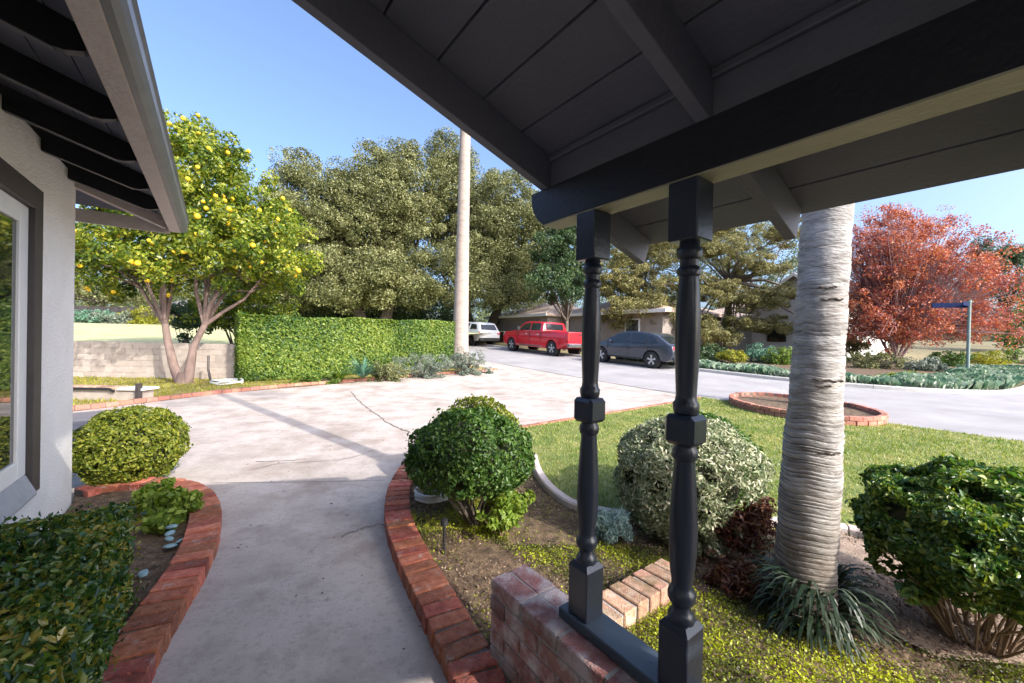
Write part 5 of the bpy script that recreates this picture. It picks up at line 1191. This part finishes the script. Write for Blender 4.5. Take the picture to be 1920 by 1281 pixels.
pl = [(7.1, .2), (12.6, .2), (12.6, 4.2), (9.85, 6.2), (7.1, 4.2)]
MB().prism(pl, 32, 44, lambda p, q, a: tuple(HW(p, a, q))).build('wall', M_wwall, wh)
MB().prism([(13.2, 3.80), (9.85, 6.24), (6.5, 3.80), (6.5, 3.96), (9.85, 6.42), (13.2, 3.96)], 31.3, 44.5, lambda p, q, a: tuple(HW(p, a, q))).build('roof', M_tanroof, wh)
MB().prism([(13.22, 3.74), (9.85, 6.19), (6.48, 3.74), (6.48, 3.97), (9.85, 6.43), (13.22, 3.97)], 31.24, 31.29, lambda p, q, a: tuple(HW(p, a, q))).build('rake_board', M_white, wh)
for u0 in (10.4, 8.2):
    wq = hbox('window_frame', 31.93, 32.0, u0, u0 + 1.2, 1.7, 3.1, M_trim, wh); hbox('pane', 31.9, 31.93, u0 + .1, u0 + 1.1, 1.8, 3.0, M_carglass, wq)
MB().box(32.5, 42, 12.62, 18, .2, 3.3, hf).build('side_wing', M_wwall, wh); hiproof(32.5, 42, 13.4, 18, 3.32, 1.9, M_tanroof, wh, nm='wing_roof')
gh = thing('grey_roof_house', 'pale grey roofed house beyond the fruit tree and hedge', 'house', (-35, 50, 2.4))
xb = at(405, 570, 50)
MB().box(xb[0] - 6, xb[0] + 6, 50, 58, 1.5, 4.9).build('wall', M_wwall, gh)
MB().add([(xb[0] - 7, 49.2, 4.85), (xb[0] + 7, 49.2, 4.85), (xb[0] + 7, 58.8, 4.85), (xb[0] - 7, 58.8, 4.85), (xb[0] - 2.6, 54, 7.0), (xb[0] + 2.6, 54, 7.0)], [(0, 1, 5, 4), (1, 2, 5), (2, 3, 4, 5), (3, 0, 4), (0, 1, 2, 3)]).build('roof', M_groof, gh)
for i in range(3):
    x = xb[0] - 4.2 + i * 3.4; f = MB().box(x, x + 1.5, 49.93, 50, 3.0, 4.3).build('window_frame', M_trim, gh); MB().box(x + .1, x + 1.4, 49.9, 49.93, 3.1, 4.2).build('pane', M_carglass, f)
# dark screen fence and planting at the end of the neighbouring lawn
fe = thing('board_fence', 'dark board fence at the far end of the pale lawn at the left', 'fence', (-42, 40, 2.3)); fm = MB().box(-.19, .19, -.02, .02, 0, 1.9).mesh('fence_board', False, .01)
M_fence = pm('dark_fence', [(.035, .030, .035), (.06, .05, .05)], 3, .9, .5, 20, rand=.3); fm.materials.append(M_fence)
for i in range(70): link('fence_board', fm, parent=fe, world=Matrix.Translation((-52 + i * .40, 41.5, 2.15 + .02 * (i % 3))))
for i, (px_, w_, m_, lb) in enumerate([(165, 3.2, F_aga, 'blue green clipped bush before the dark fence, at the house corner'), (215, 2.4, F_sage, 'grey green bush before the dark fence, left of the pale mound'), (275, 2.6, F_yel, 'pale yellow green mound on the far lawn left of the fruit tree')]):
    loose('far_bush', lb, 'bush', at(px_, 596 if i < 2 else 597, 38), (w_, 1.2, .75 if i < 2 else 1.0), 50, .4, 3600, .16, .1, m_, 300 + i, base=(at(px_, 600, 38)[0], 38, 2.2), twigs=False)

# ------------------------------------------------------------------ planting across the street
F_aga2 = leafmat('strap_cover_leaf', [(.05, .13, .08), (.14, .24, .15), (.30, .38, .25), (.48, .52, .42)], .2, scale=1.1, amp=.4)
BEDX = [(12.5, 16.5), (9, 16.45), (3.7, 17.12), (1.45, 18.6), (.45, 21.1), (-.15, 30), (14, 31), (14, 22)]
bedx = [tuple(HW(u, v)[:2]) for u, v in BEDX]
sheet('far_bed', bedx, .03, M_soil, .8)
rng = np.random.default_rng(311)
P = scatter_poly(bedx, 60000, rng, .03); u_, v_ = P @ D1, P @ D2
edge = np.minimum.reduce([np.abs(v_ - np.interp(u_, [1.45, 3.7, 9, 12.5], [18.6, 17.12, 16.45, 16.5])), np.abs(u_ - np.interp(v_, [18.6, 21.1, 30], [1.45, .45, -.15]))])
P = P[edge < 1.7][:30000]; P = np.repeat(P, 3, 0); n = len(P); P[:, :2] += rng.normal(0, .02, (n, 2)); edge = None
a = rng.uniform(0, 2 * PI, n); h = rng.uniform(.16, .34, n) * (1 + .3 * np.sin(P[:, 0] * 2.1) * np.sin(P[:, 1] * 1.7)); d = np.stack([np.cos(a), np.sin(a), 0 * a], 1); s = np.stack([-np.sin(a), np.cos(a), 0 * a], 1) * .009
m_ = P + d * (h * .3)[:, None] + Z3 * h[:, None]; e_ = P + d * (h * .75)[:, None] + Z3 * (h * .8)[:, None]
V = np.stack([P - s, P + s, m_ + s, e_], 1).reshape(-1, 3)
o = link('strap_leaf_cover', fast_mesh('strap', V, np.arange(n * 4).reshape(n, 4)), F_aga2); tag(o, 'blue green strap leaved planting along the far kerb of the street', 'ground cover', None, 'stuff')
for i, (px_, py_, Y_, r_, m_, lb) in enumerate([
    (1335, 668, 20.5, (1.0, .7, .55), F_dark, 'dark green bush just right of the nearer turned post'),
    (1375, 668, 19.6, (.75, .5, .22), F_yel, 'low golden bush under the pine trunk'),
    (1425, 665, 21, (1.0, .7, .60), F_aga, 'blue green bush right of the pine trunk'),
    (1465, 672, 20, (.9, .6, .5), F_hedge, 'olive green bush beside the thick palm on its left'),
    (1640, 678, 19, (1.3, .8, .50), F_oak, 'dull green bush just right of the thick palm'),
    (1735, 688, 18.5, (1.2, .8, .42), F_sage, 'grey green bush below the red tree'),
    (1775, 672, 21.5, (1.3, .8, .45), F_topi, 'dark green bush left of the street sign'),
    (1850, 678, 21.5, (1.3, .9, .55), F_yel, 'yellow green bush right of the street sign'),
    (1905, 676, 24, (2.0, 1.0, .9), F_hedge, 'mid green bush at the right edge beyond the side street'),
    (1600, 655, 24, (1.6, 1.0, .9), F_pine, 'olive bush behind the thick palm trunk, on its right'),
    (1700, 712, 15.6, (1.0, .6, .22), F_lime, 'low pale flowering bush by the far kerb'),
    (1300, 650, 26, (1.8, 1.2, .8), F_hedge, 'green bush before the ranch house right of the grey car')]):
    c_ = at(px_, py_, Y_); loose('street_bush', lb, 'bush', c_, r_, 46, .22, 4200, .09, .045, m_, 320 + i)
# white flower heads
# ------------------------------------------------------------------ street sign
sgp = np.array([19.0, 16.35, terr(16.35)]); sg = thing('street_sign', 'grey green street name sign on a tall slim pole at the corner', 'street sign', tuple(sgp))
M_pole = pm('green_grey_pole', [(.16, .22, .20), (.22, .28, .26)], 5, .6); M_blade = pm('blue_sign_plate', (.012, .022, .07), rough=.9, spec=.1); M_blade2 = pm('pale_sign_plate', (.55, .66, .66), rough=.4)
MB().tube([sgp - Z3 * .1, sgp + Z3 * 3.15], .055, 10).build('pole', M_pole, sg, smooth=True)
def blade(z, dx, dy, L_, h, m, nm='name_plate'):
    d = norm(np.array([dx, dy, 0.0])); n_ = np.cross(d, Z3) * .012; a = sgp + Z3 * z + d * .06; b = a + d * L_
    V = [a - n_, b - n_, b - n_ + Z3 * h, a - n_ + Z3 * h, a + n_, b + n_, b + n_ + Z3 * h, a + n_ + Z3 * h]
    return MB().add(V, [(0, 1, 2, 3), (7, 6, 5, 4), (0, 4, 5, 1), (1, 5, 6, 2), (2, 6, 7, 3), (3, 7, 4, 0)]).build(nm, m, sg)
blade(2.90, -1, .25, 1.2, .20, M_blade); blade(2.96, -.9, -.5, .8, .15, M_blade); blade(2.45, .8, .6, .62, .22, M_blade2)
MB().tube([sgp + Z3 * 3.10, sgp + Z3 * 3.22], .07, 10).build('cap', M_pole, sg)

# ------------------------------------------------------------------ tree in the brick ring (slim leaning trunk)
tr = thing('slender_tree', 'slender brown trunk growing in the brick ring behind the thick palm', 'tree', (6.75, 9.2, .13))
rng = np.random.default_rng(401)
MB().tube([(6.72, 9.25, .05), (6.80, 9.25, .5), (6.93, 9.3, 1.3), (7.0, 9.3, 2.4)], [.17, .11, .085, .07], 10).build('trunk', M_barkt, tr, smooth=True)

# ------------------------------------------------------------------ small things near the camera
M_hose = pm('white_hose', (.62, .62, .60), rough=.4); M_hoseg = pm('grey_hose', (.30, .32, .34), rough=.4)
hc = G(812, 938, .03); t = thing('garden_hose', 'white coiled garden hose lying by the brick edging under the topiary bush', 'hose', tuple(hc))
pts = [(hc[0] + (.15 - .003 * (k % 7)) * math.cos(a) * 1.1, hc[1] + (.13 + .004 * math.sin(a * 3)) * math.sin(a), hc[2] + .02 + .0115 * k / 16) for k, a in enumerate(np.linspace(0, 9 * PI, 110))]
MB().tube(pts, .0105, 6).build('hose_coil', M_hose, t, smooth=True)
MB().tube([(q[0] * .75 + hc[0] * .25 - .02, q[1] * .75 + hc[1] * .25, q[2] + .012) for q in pts[:60]], .010, 6).build('hose_inner_coil', M_hoseg, t, smooth=True)
lp = G(832, 1040, .03); t = thing('path_light', 'short black garden stake light inside the right brick edging', 'garden light', tuple(lp))
MB().tube([lp, lp + Z3 * .19], .010, 8).build('stake', M_blackp, t, smooth=True); MB().lathe([(.19, .012), (.20, .028), (.235, .024), (.245, .008)], lp, 12).build('lamp_head', M_blackp, t, smooth=True)
M_stone = pm('blue_stone', [(.17, .29, .32), (.26, .38, .41)], 20, .35, .2, 60, rand=.12, coat=.2)
for i, (px_, py_, s, z) in enumerate([(322, 996, 1.0, .075), (319, 1006, 1.05, .062), (317, 1015, 1.05, .050), (319, 1026, 1.2, .034), (338, 1016, 1.0, .036), (268, 1078, 1.15, .034)]):
    q = G(px_, py_, .05 + z * .3)
    lab = ['blue grey pebble on top of the small pebble pile in the left bed', 'blue grey pebble second from top in the pile by the brick edging', 'blue grey pebble third from top in the pile by the brick edging', 'larger pale blue pebble at the bottom of the pile by the brick edging', 'tilted blue grey pebble between the pile and the brick edging', 'single pale blue pebble lying alone near the window hedge'][i]
    me = ico('stone', (0, 0, 0), (.036 * s, .024 * s, .012 * s), 2, .06, i); me.materials.append(M_stone)
    W = Matrix.Translation((float(q[0]), float(q[1]), .036 + z)) @ Matrix.Rotation(.5 + i, 4, 'Z') @ Matrix.Rotation(.15 if i != 4 else .6, 4, 'X')
    tag(link('pebble', me, world=W), lab, 'pebble', 'blue grey pebbles in the left bed')
# white planter wall and pipe by the asphalt
t = thing('planter_wall', 'low whitewashed planter wall with a dark pipe and pink brick top at far left', 'wall', (-8.7, 8.3, .03))
MB().box(-10.2, -7.78, 8.25, 8.55, 0, .26).build('wall_face', M_block, t, bevel=.01); MB().box(-8.25, -7.70, 8.20, 8.60, .261, .31).build('cap', M_wwall, t, bevel=.01)
pbm = mset('brick', .2, .30, .055, M_brickp, 3)
for i in range(9): link('brick', pbm[i % 3], parent=t, world=Matrix.Translation((-10.1 + .21 * i, 8.40, 0.262 + .03)))
MB().tube([(-10.2, 8.20, .28), (-8.4, 8.20, .29), (-8.3, 8.20, .24)], .025, 8).build('pipe', M_blackp, t, smooth=True)
MB().box(-7.80, -7.74, 8.14, 8.24, .0, .42).build('stake', M_trim, t)
hh = at(425, 716, 11.0); t = thing('hose_bundle', 'brown and white hose bundle on the ground between fruit tree and hedge', 'hose', (hh[0], hh[1], .08))
MB().tube([(hh[0] + .42 * math.cos(a), hh[1] + .25 * math.sin(a), .11 + .012 * a / PI + .03 * math.sin(a * 2.3)) for a in np.linspace(0, 7 * PI, 70)], .022, 6).build('hose_coil', M_hose, t, smooth=True)
MB().tube([(hh[0] - .75, hh[1] + .3, .85), (hh[0] - .68, hh[1] + .2, .5), (hh[0] - .5, hh[1] + .05, .2), (hh[0] - .1, hh[1] - .1, .10)], .03, 6).build('hose_tail', M_trim, t, smooth=True)
# fallen leaves and specks on the concrete
rng = np.random.default_rng(77)
poly = [tuple(G(*q)[:2]) for q in [(300, 1270), (430, 960), (400, 900), (560, 770), (900, 740), (1000, 790), (740, 900), (720, 980), (850, 1270)]]
P = scatter_poly(poly, 900, rng, .014)[:170]
o = leaves_obj('leaf_litter', P, np.tile([0, 0, 1.0], (len(P), 1)), .026, .014, M_chip, None, rng=rng, jit=.25); tag(o, 'scattered brown leaves and specks on the concrete walk', 'leaf litter', None, 'stuff')
